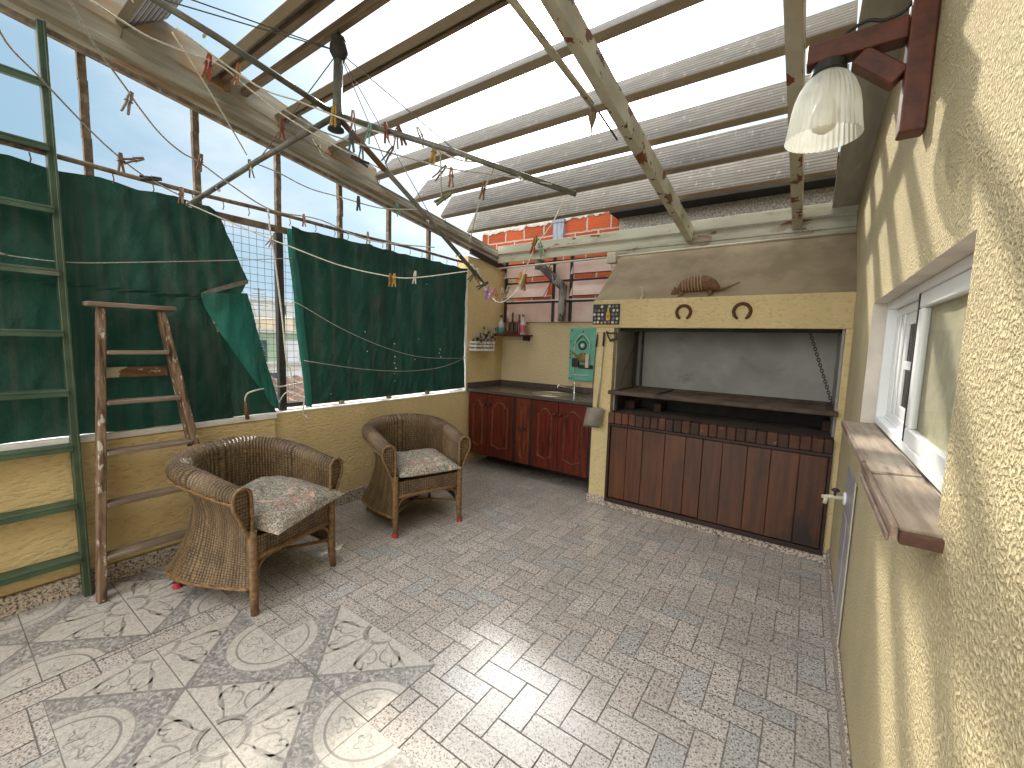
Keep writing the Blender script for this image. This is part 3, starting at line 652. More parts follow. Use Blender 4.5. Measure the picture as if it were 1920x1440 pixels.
# ------------------------------------------------------------------ back window, brick wall, flue
def back_window():
    r=thing('louvre_window','black framed louvre window with pink frosted panes above the sink','window',(-2.4,YB+.03,1.70))
    y=YB+.03; yy=y+.02
    f=MB()
    for x0,x1 in ((-3.205,-3.17),(-2.514,-2.480),(-2.288,-2.252),(-1.62,-1.59)): f.bx(x0,x1,y-.014,y+.014,1.701,2.52)
    f.bx(-3.17,-1.6,y-.012,y+.012,1.925,1.945); f.bx(-3.17,-1.6,y-.012,y+.012,2.165,2.183); f.bx(-3.17,-1.6,y-.012,y+.012,2.395,2.41)
    f.build('frame',m_black,r,bevel=.002)
    for x0,x1 in ((-3.168,-2.516),(-2.478,-2.290),(-2.250,-1.625)):
        b=MB(); b.bx(x0,x1,y-.003,y+.003,1.702,1.924); b.build('pane',m_frost,r)
        for z0,z1 in ((1.948,2.155),(2.187,2.385)):
            if x0<-2.4 and x0>-2.49:
                b=MB(); b.bx(x0,x1,y-.003,y+.003,z0,z1); b.build('pane',m_frost,r); continue
            # tilted open: top hinge, bottom pushed outwards
            b=MB(); o=.085; top=z1; bot=z0+.035
            b.add([(x0+.02,y-.03,top),(x1-.02,y-.03,top),(x1-.02,y-.03-o,bot),(x0+.02,y-.03-o,bot)],[(0,1,2,3)]); p=b.build('pane',m_frost,r)
            b=MB(); b.tube([(x0+.005,y-.03,top),(x0+.055,y-.03-o,bot),(x1-.055,y-.03-o,bot),(x1-.005,y-.03,top)],.006,5); b.build('pane_bar',m_black,r)
    b=MB(); b.bx(-3.17,-1.6,y-.02,y+.02,1.947,1.962); b.build('ledge',m_white,r)
back_window()
def brick():
    r=thing('neighbour_wall','orange hollow brick wall with grey aggregate concrete beyond the roof','wall',(-2,4.8,0))
    b=MB(); n=40; top=[]
    for i in range(n+1):
        x=lerp(-3.95,-1.90,i/n); top.append((x,3.03+.025*NZ.noise(V((x*6,0,1)))+.05*(x+2.9)/2))
    vs=[(-3.95,4.8,-3),(-1.90,4.8,-3)]+[(x,4.8,z) for x,z in top[::-1]]; m=len(vs)
    vs+= [(x,y+.15,z) for x,y,z in vs]
    b.add(vs,[tuple(range(m)),tuple(range(m,2*m))[::-1]]+[(i,(i+1)%m,m+(i+1)%m,m+i) for i in range(m)])
    b.build('brickwork',m_brick,r)
    b=MB(); b.bx(-1.899,.30,4.78,4.95,2.3,2.905); b.build('concrete_wall',m_conc,r)
    b=MB(); b.bx(-1.93,.30,4.55,5.0,2.906,3.06); b.bx(-1.93,.30,4.50,5.05,3.061,3.09); b.build('eave',m_dark,r)
    b=MB(); b.bx(-1.899,.30,4.79,4.95,-3,2.299); b.build('render_wall',m_render,r)
    b=MB(); b.bx(-2.765,-2.615,4.755,4.798,2.70,2.955); b.bx(-2.775,-2.605,4.75,4.797,2.956,3.0); b.build('wooden_cover',m_box,r,bevel=.004)
    b=MB(); n=150
    hh=lambda x:3.017+.05*(x+2.9)/2+.030*NZ.noise(V((x*7,3,0)))+.018*NZ.noise(V((x*23,1,0)))
    dn=lambda x:.045+.035*NZ.noise(V((x*9,7,0)))
    def cap(u,v):
        x=lerp(-3.94,-1.94,u); k=[(4.792,-dn(x)),(4.782,-.01),(4.80,.012),(4.88,.014)][int(round(v*3))]; return (x,k[0]+.006*NZ.noise(V((x*30,v*3,0))),hh(x)+k[1])
    b.grid(cap,n,3); b.build('mortar_cap',M('mortar',(.42,.39,.35),(.3,.28,.25),20,rough=.95,bump=.5),r,smooth=True)
brick()
def flue():
    r=thing('flue_pipe','bent grey flue pipe with peeling paint in front of the louvre window','pipe',(-2.32,4.26,1.70))
    b=MB(); b.lathe([(.046,1.701),(.046,2.10)],(-2.318,4.262,0),18); b.build('upright',m_pipe,r,smooth=True,ang=50)
    b=MB(); b.beam((-2.318,4.262,2.085),(-2.60,4.235,2.335),.09,.085); b.build('elbow',m_pipe,r,bevel=.02,seg=3)
    b=MB(); b.lathe([(.055,2.30),(.055,2.40)],(-2.62,4.232,0),16); b.build('collar',m_pipe,r,smooth=True,ang=50)
flue()
def conduit():
    r=thing('conduit_pipe','cream conduit with a square junction box along the top of the hood','conduit',(-1.7,4.12,2.3))
    b=MB(); b.tube([(-3.19,4.125,2.325),(-1.74,4.125,2.335)],.011,8); b.tube([(-1.645,4.125,2.337),(.226,4.125,2.352)],.011,8); b.tube([(-1.645,4.13,2.315),(.226,4.13,2.328)],.008,8); b.build('conduit',m_cream,r,smooth=True)
    b=MB(); b.bx(-1.74,-1.645,4.09,4.15,2.27,2.375); b.build('junction_box',m_cream,r,bevel=.006,seg=2)
    b=MB(); b.tube([(-1.70,4.12,2.27),(-1.69,4.11,2.22),(-1.68,4.10,2.19)],.007,6); b.build('cable',m_cream,r)
conduit()
# ------------------------------------------------------------------ barbecue
def barbecue():
    r=thing('brick_barbecue','built in barbecue with a stucco hood, brick hearth and wooden doors','barbecue',(-.6,YF,0))
    b=MB(); b.bx(-1.555,-1.387,3.505,4.335,-.1,1.599); b.build('pillar',m_sth,r,bevel=.006,seg=2)
    b=MB(); b.bx(-1.568,-1.375,3.492,4.3,-.001,.085); b.bx(-1.374,.19,3.497,3.52,-.001,.062); b.bx(.176,.227,3.48,3.56,-.001,.075); b.build('skirting',m_skirt,r,bevel=.004)
    b=MB(); b.bx(.192,.2275,3.50,4.06,-.1,1.599); b.build('side_pillar',m_sth,r)
    b=MB(); b.bx(-1.60,.2278,3.515,3.60,1.60,1.838); b.build('hood_front',m_sth,r,bevel=.004,seg=2)
    b=MB(); s=[(3.545,1.8385),(4.11,2.325),(4.33,2.325),(4.33,1.8385)]; b.prism(s,1.8255,lambda u,v,w:(-1.598+w,u,v)); b.build('hood',m_render,r)
    b=MB(); b.bx(-1.386,.191,4.04,4.10,.70,1.62); b.build('chamber_back',m_soot,r)
    b=MB(); b.bx(-1.386,-1.372,3.56,4.039,.87,1.60); b.build('chamber_side',m_soot,r); b=MB(); b.bx(.178,.191,3.56,4.039,.87,1.60); b.build('chamber_side',m_soot,r)
    b=MB(); b.bx(-1.372,.178,3.62,4.039,1.588,1.61); b.bx(-1.386,.191,3.602,3.64,1.575,1.599); b.build('smoke_lintel',m_dark,r)
    b=MB(); b.bx(-1.386,.191,3.56,4.039,.70,.862); b.build('hearth_slab',m_ash,r)
    random.seed(3); x=-1.384; b=MB(); b2=MB(); i=0
    while x<.185:
        w=.062+random.uniform(-.004,.006); w=min(w,.191-x); j=random.uniform(-.004,.004)
        b=MB(); b.bx(x+.002,x+w-.002,3.452+j,3.559,.772+j*.3,.866+j*.5); b.build('hearth_brick',m_hearth if random.random()<.6 else m_hearth2,r,bevel=.009,seg=2); x+=w; i+=1
    b=MB(); b.bx(-1.386,.191,3.475,3.558,.776,.858); b.build('hearth_mortar',m_ash,r)
    b=MB(); b.bx(-1.371,.177,4.018,4.0385,.8635,1.022); b.bx(-1.3715,-1.358,3.60,4.0175,.8635,1.02); b.build('fire_back',m_dark,r)
    for (x,w) in ((-1.372,.10),(.13,.05),(-1.1,.07)):
        b=MB(); b.bx(x,x+w,3.80,3.98,.863,.94); b.build('fire_brick',m_hearth2,r,bevel=.01,seg=2)
    # grill
    g=MB(); z=1.045
    g.bx(-1.388,.196,3.432,3.470,z-.018,z+.014); g.build('grill_front_bar',m_iron,r,bevel=.004)
    g=MB(); g.bx(-1.37,.178,3.985,4.015,z-.02,z+.02); g.bx(-1.37,-1.33,3.471,3.984,z-.015,z+.012); g.bx(.14,.178,3.471,3.984,z-.015,z+.012); g.bx(-1.02,-.985,3.471,3.984,z-.014,z+.016); g.build('grill_frame',m_iron,r,bevel=.003)
    g=MB()
    for i in range(19): g.tube([(-1.33,3.495+.026*i,z),(.14,3.495+.026*i,z)],.0055,5)
    for i in range(44): 
        xx=-.97+i*.025; g.tube([(xx,3.48,z-.007),(xx,3.98,z-.007)],.003,4)
    g.build('grill_bars',m_iron,r)
    for x,y in ((-1.352,3.99),(-1.30,4.02)):
        g=MB(); g.bx(x-.008,x+.008,y-.01,y+.01,1.067,1.588); g.build('guide_rail',m_black,r)
    g=MB(); g.tube([(-1.352,3.62,1.09),(-1.33,3.99,1.575)],.005,5); g.build('lift_rod',m_iron,r)
    g=MB(); a=V((.0,3.60,1.583)); c=V((.185,3.60,1.03)); n=30
    for i in range(n):
        p=a.lerp(c,(i+.5)/n); d=(c-a).normalized(); L=(c-a).length/n*.72
        sd=V((0,1,0)) if i%2 else d.cross(V((0,1,0))).normalized()
        ring=[p+d*(L*cos(q*pi/5))+sd*(.0085*sin(q*pi/5)) for q in range(10)]
        g.tube(ring,.0028,5,closed=True)
    g.build('lift_chain',m_black,r)
    # doors
    b=MB(); b.bx(-1.386,.191,3.515,3.53,.062,.772); b.build('door_recess',m_dark,r)
    for k,cuts in enumerate(([-1.36,-1.214,-1.078,-.896,-.735,-.61],[-.606,-.468,-.303,-.156,.013,.172])):
        d=MB(); y0=3.487 if k==0 else 3.474
        d.bx(cuts[0],cuts[-1],y0+.012,y0+.022,.10,.745); dr=d.build('door',m_trim,r)
        for a,c in zip(cuts,cuts[1:]):
            p=MB(); p.bx(a+.001,c-.001,y0,y0+.0115,.103,.742); p.build('plank',m_door,dr,bevel=.003)
    b=MB(); b.bx(-1.386,.191,3.466,3.514,.062,.098); b.bx(-1.386,.191,3.470,3.514,.748,.770); b.bx(-1.386,-1.362,3.470,3.514,.0985,.7475); b.bx(.173,.191,3.470,3.514,.0985,.7475); b.build('door_frame',m_trim,r,bevel=.003)
barbecue()
# ------------------------------------------------------------------ sink cabinet
def arch(x0,x1,z0,z1,n=9):
    """cathedral panel outline"""
    w=x1-x0; P=[]
    for i in range(n+1):
        t=i/n; P.append((x0+w*t,z0+.030*(1-abs(2*t-1))**1.4*-1+.0*t))
    for i in range(n+1):
        t=1-i/n; c=abs(2*t-1); P.append((x0+w*t,z1+(.055*(1-(c/.72)**2) if c<.72 else -.012*sin((c-.72)/.28*pi))))
    return P
def ring_poly(P,y0,y1,ins,b,mi=0):
    """raised frame following polygon P between P and its inset copy"""
    cx=sum(p[0] for p in P)/len(P); cz=sum(p[1] for p in P)/len(P); n=len(P)
    def inset(k): return [(cx+(x-cx)*(1-k/max(.01,abs(max(q[0] for q in P)-cx))),cz+(z-cz)*(1-k/max(.01,abs(max(q[1] for q in P)-cz)))) for x,z in P]
    A=P;B=inset(ins/2);D=inset(ins)
    vs=[(x,y0,z) for x,z in A]+[(x,y1,z) for x,z in B]+[(x,y0,z) for x,z in D]
    fs=[]
    for i in range(n):
        j=(i+1)%n; fs.append((i,j,n+j,n+i)); fs.append((n+i,n+j,2*n+j,2*n+i))
    b.add(vs,fs,mi)
    return D
m_groove=M('door_moulding',(.15,.045,.025),(.075,.018,.011),20,rough=.35)
m_knob=M('dark_knob',(.035,.014,.010),(.02,.01,.008),20,rough=.3)
def cabinet():
    r=thing('sink_cabinet','mahogany sink cabinet with arched panel doors in the back corner','cabinet',(-2.4,3.69,0))
    b=MB(); b.bx(-3.195,-1.60,3.712,YB-.002,.15,.862); b.build('carcass',M('cabinet_carcass',(.05,.012,.008),(.03,.008,.006),10,rough=.5),r)
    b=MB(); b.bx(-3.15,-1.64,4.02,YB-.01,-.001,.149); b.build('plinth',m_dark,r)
    b=MB(); b.bx(-3.208,-1.557,3.672,YB-.002,.868,.902); b.build('countertop',m_counter,r,bevel=.004,seg=2)
    b=MB(); b.bx(-3.19,-1.558,YB-.022,YB-.003,.903,.965); b.bx(-3.208,-3.19,3.68,YB-.003,.903,.965); b.build('backsplash',m_counter,r,bevel=.002)
    ds=[(-3.185,-2.912,-1),(-2.908,-2.560,1),(-2.513,-2.345,0),(-2.305,-2.008,2),(-2.003,-1.668,3)]
    for x0,x1,k in ds:
        m=m_cab2 if k==0 else m_cab
        z0=.152; d=MB(); d.bx(x0,x1,3.690,3.711,z0,.858); dr=d.build('door',m,r,bevel=.004,seg=2)
        q=MB()
        if k==0:
            for za,zb in ((.23,.50),(.555,.80)):
                P=arch(x0+.045,x1-.045,za,zb-.03); D=ring_poly(P,3.6895,3.682,.018,q)
        else:
            P=arch(x0+.062,x1-.062,.275,.735); D=ring_poly(P,3.6895,3.681,.020,q)
        q.build('moulding',m_groove,dr,smooth=True,ang=35)
        q=MB(); q.prism(D,.004,lambda u,v,w:(u,3.6894-w,v)); q.build('panel',m,dr,bevel=.003)
        kx={-1:x1-.028,1:x0+.028,2:x1-.03,3:x0+.03}.get(k)
        if k==0:
            q=MB(); c=((x0+x1)/2,3.679,.528)
            for s in (-1,1):
                q.tube([(c[0],c[1],c[2]),(c[0]+s*.03,c[1]-.006,c[2]+.016),(c[0]+s*.05,c[1],c[2]+.004),(c[0]+s*.03,c[1]-.004,c[2]-.012),(c[0],c[1],c[2])],.006,6)
            q.build('handle',m_black,dr,smooth=True)
        else:
            q=MB(); q.lathe([(.006,0),(.007,-.010),(.016,-.016),(.018,-.024),(.011,-.032),(.001,-.033)],(kx,3.690,.742 if k<2 else .735),14,ax='y'); q.build('knob',m_knob,dr,smooth=True)
    b=MB(); b.bx(-2.559,-2.514,3.697,3.711,.152,.858); b.bx(-2.344,-2.306,3.697,3.711,.152,.858); b.bx(-1.667,-1.60,3.700,3.711,.152,.858); b.build('stile',M('dark_stile',(.03,.011,.008),(.018,.008,.006),9,rough=.5),r)
    s=thing('sink','round stainless steel sink bowl set into the dark counter','sink',(-2.235,3.95,.902))
    b=MB(); b.lathe([(.215,.0005),(.212,.004),(.195,.005),(.186,.001),(.18,-.012)],(-2.235,3.95,.9025),36,caps=False); b.lathe([(.18,.0012),(.15,.0010),(.05,.0008),(.001,.0008)],(-2.235,3.95,.9022),36,caps=False); b.build('bowl',m_ss,s,smooth=True)
    b=MB(); b.lathe([(.03,0),(.03,.0015),(.001,.0016)],(-2.235,3.95,.9035),16); b.build('drain',m_chrome,s)
    t=thing('tap','small chrome swivel tap standing behind the sink','tap',(-2.095,4.215,.902))
    b=MB(); b.lathe([(.018,.9022),(.018,.91),(.013,.915),(.013,1.015),(.008,1.02)],(-2.095,4.215,0),16); b.build('body',m_chrome,t,smooth=True,ang=40)
    b=MB(); b.tube(smooth_path([(-2.095,4.215,.945),(-2.15,4.17,.965),(-2.215,4.11,.985),(-2.235,4.09,.982),(-2.237,4.088,.962)],4),.009,8); b.build('spout',m_chrome,t,smooth=True)
cabinet()
# ------------------------------------------------------------------ window and sill
def window():
    r=thing('sliding_window','white framed sliding window recessed in the yellow wall above the board','window',(XR+.08,1.82,1.13))
    x=XR+.05; y0,y1,z0,z1=1.102,2.548,1.131,1.674
    f=MB()
    f.bx(x,x+.058,y0,y1,z0,z0+.028); f.bx(x,x+.058,y0,y1,z1-.028,z1); f.bx(x,x+.058,y1-.03,y1,z0+.0285,z1-.0285); f.bx(x,x+.058,y0,y0+.03,z0+.0285,z1-.0285)
    f.bx(x+.027,x+.031,y0+.031,y1-.031,z0+.0285,z0+.040)
    f.build('frame',m_white_w,r,bevel=.003)
    def sash(xa,ya,yb,nm,st=.048):
        s=MB(); zb=z0+.030; zt=z1-.030
        s.bx(xa,xa+.022,ya,yb,zb,zb+st); s.bx(xa,xa+.022,ya,yb,zt-st,zt); s.bx(xa,xa+.022,ya,ya+st,zb+st+.0005,zt-st-.0005); s.bx(xa,xa+.022,yb-st,yb,zb+st+.0005,zt-st-.0005)
        o=s.build(nm,m_white_w,r,bevel=.003); p=MB(); p.bx(xa+.009,xa+.013,ya+st-.004,yb-st+.004,zb+st-.004,zt-st+.004); p.build('pane',m_glass,o); return o
    sash(x+.004,y0+.031,1.87,'sash')
    sash(x+.033,1.66,y1-.031,'sash',.035)
    g=MB(); g.bx(x+.002,x+.028,1.8705,1.884,z0+.03,z1-.03); g.build('gasket',m_rubber,r)
    b=MB(); xa,xb=x+.036,x+.050; za,zb=z0+.066,z1-.066
    b.bx(xa,xb,2.245,2.480,za,zb); b.bx(xa,xb,1.70,1.985,za,zb)
    for q0,q1 in ((za,za+.045),(1.388,1.420),(zb-.045,zb)): b.bx(xa,xb,1.9855,2.2445,q0,q1)
    b.bx(x+.030,x+.0355,2.30,2.325,za,zb); b.bx(x+.030,x+.0355,2.40,2.42,za,zb)
    b.build('sash_panel',m_white_w,r,bevel=.002)
    md=M('dark_pane',(.02,.022,.024),(.03,.03,.03),5,rough=.1)
    for q0,q1 in ((za+.0455,1.3875),(1.4205,zb-.0455)):
        b=MB(); b.bx(xa+.006,xa+.010,1.986,2.244,q0,q1); b.build('dark_pane',md,r)
    k=thing('window_blind','beige roller blind drawn behind the nearer window pane','blind',(XR+.13,1.45,1.13))
    b=MB(); b.grid(lambda u,v:(XR+.0785+.0012*sin(u*23),lerp(1.10,1.866,u),lerp(1.14,1.665,v)),30,4); b.build('blind_cloth',M('blind_cloth',(.74,.63,.47),(.64,.54,.40),30,rough=.9,bump=.3,bscale=200,bdist=.002),k,smooth=True)
    rm=MB(); rm.bx(XR+.113,3.0,.3,3.3,.4,.42); rm.bx(1.6,1.62,.3,3.3,.42,2.6); rm.bx(XR+.112,1.6,3.3,3.32,.42,2.6); rm.bx(XR+.112,1.6,.28,.3,.42,2.6)
    o=rm.build('room_interior',M('room_paint',(.40,.36,.30),(.34,.31,.26),3,rough=.9)); tag(o,None,kind='structure')
    s=thing('sill_board','weathered wooden board with a crack on the window sill','shelf',(XR-.03,1.8,1.10))
    b=MB(); b.prism([(.168,1.497),(.2775,1.520),(.2775,2.52),(.168,2.52)],.019,lambda u,v,w:(u,v,1.1075+w)); b.build('board',m_sill,s,bevel=.002)
    b=MB(); b.prism([(.168,1.056),(.2775,1.056),(.2775,1.517),(.222,1.496),(.168,1.474)],.018,lambda u,v,w:(u,v,1.1045+w+.002*(u>.2))); b.build('board',m_sill,s,bevel=.002)
    b=MB(); b.prism([(.172,1.478),(.205,1.489),(.206,1.494),(.172,1.486)],.004,lambda u,v,w:(u,v,1.121+w+.003*(u<.19))); b.build('splinter',m_sill,s)
    b=MB(); b.bx(.156,.1675,1.045,1.60,1.099,1.1265); b.bx(.157,.1675,1.607,2.52,1.102,1.128); b.bx(.150,.1555,1.05,1.52,1.092,1.108); b.build('edge_strip',m_edge,s,bevel=.002)
    b=MB(); b.bx(.1685,.230,1.040,1.0555,1.094,1.117); b.bx(.170,.227,1.057,2.50,1.096,1.104); b.build('end_strip',m_silld,s,bevel=.002)
m_edge=wood('splintered_edge',(.30,.22,.17),(.10,.055,.035),(5,.8,5),.6,7,(((.42,.33,.27),5,.55,.66,(1,.4,1)),),.5)
m_glass=glass('window_glass',(.06,.065,.06),.14,.04,(.93,.95,.93))
window()
def lamp():
    r=thing('wall_lamp','brown wooden bracket lamp with a ribbed glass shade on the yellow wall','lamp',(XR,1.755,2.4))
    b=MB(); b.bx(.166,XR-.001,1.722,1.788,2.10,2.95); b.build('wall_post',m_lampw,r,bevel=.006,seg=2)
    b=MB(); b.bx(-.080,.1655,1.724,1.786,2.370,2.432); b.build('arm',m_lampw,r,bevel=.006,seg=2)
    b=MB(); b.beam((.055,1.755,2.362),(.158,1.755,2.268),.055,.052,(0,1,0)); b.build('brace',m_lampw,r,bevel=.004)
    c=(-.018,1.755,0)
    b=MB(); b.lathe([(.030,2.369),(.046,2.366),(.048,2.340),(.040,2.336)],c,24); b.build('cap',M('bakelite',(.03,.028,.026),(.02,.02,.02),20,rough=.35),r,smooth=True,ang=40)
    prof=[(.040,2.337),(.058,2.322),(.074,2.296),(.086,2.262),(.093,2.225),(.0975,2.185),(.1015,2.155),(.104,2.140)]
    P=[]
    for i in range(len(prof)-1):
        for k in range(4): t=k/4; P.append((lerp(prof[i][0],prof[i+1][0],t),lerp(prof[i][1],prof[i+1][1],t)))
    P.append(prof[-1])
    b=MB(); n=240
    def f(u,v):
        i=min(int(round(v*(len(P)-1))),len(P)-1); rr,z=P[i]; q=2*pi*u
        rr+=.0016*sin(q*40)*min(1,v*4); z+= .0016*sin(q*40)*max(0,(v-.93)/.07); return (c[0]+rr*cos(q),c[1]+rr*sin(q),z)
    b.grid(f,n,len(P)-1)
    t=NT('ribbed_glass'); t.fin((.85,.86,.80),.08,None,0,.7); t.b.inputs['Emission Strength'].default_value=0
    tr=t.n('ShaderNodeBsdfTransparent'); tr.inputs[0].default_value=(.93,.95,.92,1); tl=t.n('ShaderNodeBsdfTranslucent'); tl.inputs[0].default_value=(.8,.8,.74,1)
    m1=t.n('ShaderNodeMixShader'); m1.inputs[0].default_value=.5; t.l(t.b.outputs[0],m1.inputs[1]); t.l(tl.outputs[0],m1.inputs[2])
    m2=t.n('ShaderNodeMixShader'); m2.inputs[0].default_value=.70; t.l(tr.outputs[0],m2.inputs[1]); t.l(m1.outputs[0],m2.inputs[2]); t.l(m2.outputs[0],t.out.inputs[0])
    o=b.build('glass_shade',t.mat,r,smooth=True)
    b=MB(); b.lathe([(.014,2.335),(.016,2.27),(.030,2.245),(.040,2.215),(.040,2.195),(.030,2.170),(.012,2.158),(.001,2.156)],c,22); b.build('bulb',M('opal_bulb',(.86,.83,.72),(.84,.81,.70),5,rough=.35),r,smooth=True)
    b=MB(); b.tube(smooth_path([(.0,1.755,2.433),(.03,1.75,2.452),(.07,1.748,2.462),(.11,1.75,2.45),(.165,1.745,2.47),(.185,1.735,2.60)],5),.005,6); b.build('wire',m_black,r)
lamp()
def faucet():
    r=thing('wall_panel','grey tiled panel with a pale rim set low in the yellow wall','panel',(XR-.004,2.57,.05))
    b=MB(); b.bx(XR-.006,XR-.0005,2.36,2.79,.05,.86); b.build('tiles',M('grey_tile',(.36,.35,.38),(.29,.285,.31),6,rough=.35),r,bevel=.002)
    b=MB(); b.bx(XR-.010,XR-.0062,2.345,2.362,.03,.875); b.bx(XR-.0075,XR-.0062,2.572,2.576,.05,.62); b.bx(XR-.0075,XR-.0062,2.363,2.79,.625,.629); b.build('rim',m_cream,r)
    t=thing('garden_tap','small white and brass garden tap on the grey panel','tap',(XR,2.74,.69))
    y,z=2.74,.69
    b=MB(); b.lathe([(.034,-.0062),(.034,-.014),(.022,-.018)],(XR,y,z),18,ax='x'); b.build('flange',m_white_w,t,smooth=True,ang=40)
    b=MB(); b.tube([(XR-.014,y,z),(XR-.075,y,z-.004),(XR-.105,y+.005,z-.012)],[.012,.011,.009],8); b.tube([(XR-.085,y,z-.01),(XR-.090,y,z-.045)],.010,8); b.build('spout',m_cream,t,smooth=True)
    b=MB(); b.tube([(XR-.052,y,z),(XR-.050,y,z+.03)],.007,6); b.lathe([(.018,.030),(.020,.036),(.012,.044)],(XR-.050,y,z),8); b.build('handle',m_black,t,smooth=True,ang=40)
faucet()
# ------------------------------------------------------------------ wicker chairs
def chair_proto():
    r=thing('wicker_armchair','','armchair')
    HW=.262
    def plan(t):           # t 0..1 from right arm front, round the back, to the left arm front
        L1=.30; A=pi*.5*(HW*1.05)*2; tot=2*L1+A; s=t*tot
        if s<L1: return V((.275-s,-HW)),V((0,-1))
        if s>L1+A: return V((-.025+(s-L1-A),HW)),V((0,1))
        a=(s-L1)/A*pi; ca,sa=cos(a),sin(a); e=2/2.7
        x=-.025-.285*(abs(sa)**e); y=-HW*(abs(ca)**e)*(1 if ca>0 else -1)
        n=V((-sa,-ca)); return V((x,y)),n.normalized()
    TOT=2*.30+pi*HW*1.05
    def top(t): return .685+.105*(sin(pi*t)**1.3)
    def rollr(t): return .046+.016*sin(pi*t)
    N=560
    rib=lambda t,k: .0026*sin(t*TOT*2*pi/.021)
    # shell: inner wall, roll and lip
    def shell(u,v):
        p,n=plan(u); T=top(u); R=rollr(u); z1=T-R
        if v<.5:
            w=v/.5; z=lerp(.40,z1,w); off=.006*sin(w*pi)+.035*(1-w)*-0.4*sin(pi*u)
        else:
            a=(v-.5)/.5*radians(215); off=R-R*cos(a); z=z1+R*sin(a)
        k=rib(u,v)*(1 if v>.04 else 0)
        if v>=.5: aa=(v-.5)/.5*radians(215); dx=-cos(aa);dz=sin(aa)
        else: dx=-1;dz=0
        q=p+n*(off+dx*k); return (q.x,q.y,z+dz*k)
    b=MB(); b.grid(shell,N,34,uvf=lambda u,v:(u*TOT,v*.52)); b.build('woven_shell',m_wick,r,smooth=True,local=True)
    # outer skirt flaring down to the back
    def skirt(u,v):
        p,n=plan(u); T=top(u); R=rollr(u); back=sin(pi*u)**.8
        z=lerp(T-R*.55,.118+.02*(1-back),v); w=v
        off=lerp(R*1.05,.012,min(1,v*2.6)) if v<.385 else lerp(.012,.012+.115*back,((v-.385)/.615)**1.7)
        d=V((n.x,n.y)); q=p+d*off
        q.x-=.05*back*(max(0,v-.385)/.615)**1.7
        kk=.0011*sin(u*TOT*2*pi/.0145); q+=n*kk
        return (q.x,q.y,z)
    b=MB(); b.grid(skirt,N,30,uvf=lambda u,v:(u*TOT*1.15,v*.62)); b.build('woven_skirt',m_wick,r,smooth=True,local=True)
    # seat and front apron
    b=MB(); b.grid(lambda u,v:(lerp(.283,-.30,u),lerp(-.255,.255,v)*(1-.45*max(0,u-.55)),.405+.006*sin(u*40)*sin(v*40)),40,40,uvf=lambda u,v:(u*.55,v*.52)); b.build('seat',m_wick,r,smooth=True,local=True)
    b=MB()
    def apron(u,v):
        y=lerp(-.262,.262,u); return (.290+.0025*sin(u*.524*2*pi/.018),y,lerp(.408,.300,v))
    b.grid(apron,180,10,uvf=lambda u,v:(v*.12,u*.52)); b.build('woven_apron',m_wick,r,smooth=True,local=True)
    # rims
    b=MB(); b.tube([(.292,y,.295) for y in (-.262,-.13,0,.13,.262)],.013,8); b.build('apron_rail',m_rattan,r,smooth=True,local=True)
    b=MB(); ts=[i/90 for i in range(91)]
    def lip(t,da=0): 
        p,n=plan(t); R=rollr(t); a=radians(215); q=p+n*(R-R*cos(a)+.004); return (q.x,q.y,top(t)-R+R*sin(a)-.002)
    b.tube([lip(t) for t in ts],.0085,7); b.build('lip_rim',m_rattan,r,smooth=True,local=True)
    b=MB(); b.tube([skirt(t,1.0) for t in ts],.0095,7); b.build('skirt_rim',m_rattan,r,smooth=True,local=True)
    b=MB(); b.tube([shell(t,.46) for t in ts],.0035,5); b.build('inner_rim',m_rattan,r,smooth=True,local=True)
    for s in (-1,1):
        y=s*HW; R=rollr(0); T=top(0)
        b=MB(); P=[(.285,y,.405),(.290,y-s*.003,.52),(.290,y,T-R)]
        for k in range(1,10): a=k/9*pi; P.append((.290,y+s*(R-R*cos(a)),T-R+R*sin(a)))
        P+=[(.290,y+s*(2*R-.002),T-R-.05),(.290,y+s*(R*1.25),T-R-.12),(.290,y+s*.030,T-R-.19),(.290,y+s*.004,.41)]
        b.tube(smooth_path(P,3),.0095,8); b.build('arm_loop',m_rattan,r,smooth=True,local=True)
        b=MB(); P2=[(.280,q[1],q[2]) for q in P]
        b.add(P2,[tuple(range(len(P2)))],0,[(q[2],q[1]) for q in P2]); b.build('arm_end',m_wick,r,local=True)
        b=MB(); b.tube([(.288,y,.45),(.289,y,.30),(.291,y,.10),(.296,y+s*.004,.0)],[.023,.024,.022,.019],10); lg=b.build('leg',m_rattan,r,smooth=True,local=True)
        b=MB(); b.tube([(-.215,s*.225,.30),(-.27,s*.262,.13),(-.312,s*.282,.0)],[.015,.015,.013],8); lg2=b.build('leg',m_rattan,r,smooth=True,local=True)
        for L,fr in ((lg,1),(lg2,0)):
            q=MB(); x0,y0=((.296,y+s*.004) if fr else (-.310,s*.281)); q.lathe([(.024,.0),(.023,.012),(.019,.022),(.018,.034)],(x0,y0,0),12)
            o=q.build('foot_cap',m_red,L,smooth=True,local=True,ang=50)
        b=MB(); b.tube(smooth_path([(.290,y-s*.012,.14),(.290,y-s*.020,.22),(.290,y-s*.05,.268),(.290,y-s*.11,.286)],5),.008,7); b.build('corner_arch',m_rattan,r,smooth=True,local=True)
        b=MB(); b.tube([(.288,y,.175),(-.29,-s*.255,.10)],.011,7); b.build('cross_stretcher',m_rattan,r,smooth=True,local=True)
    return r
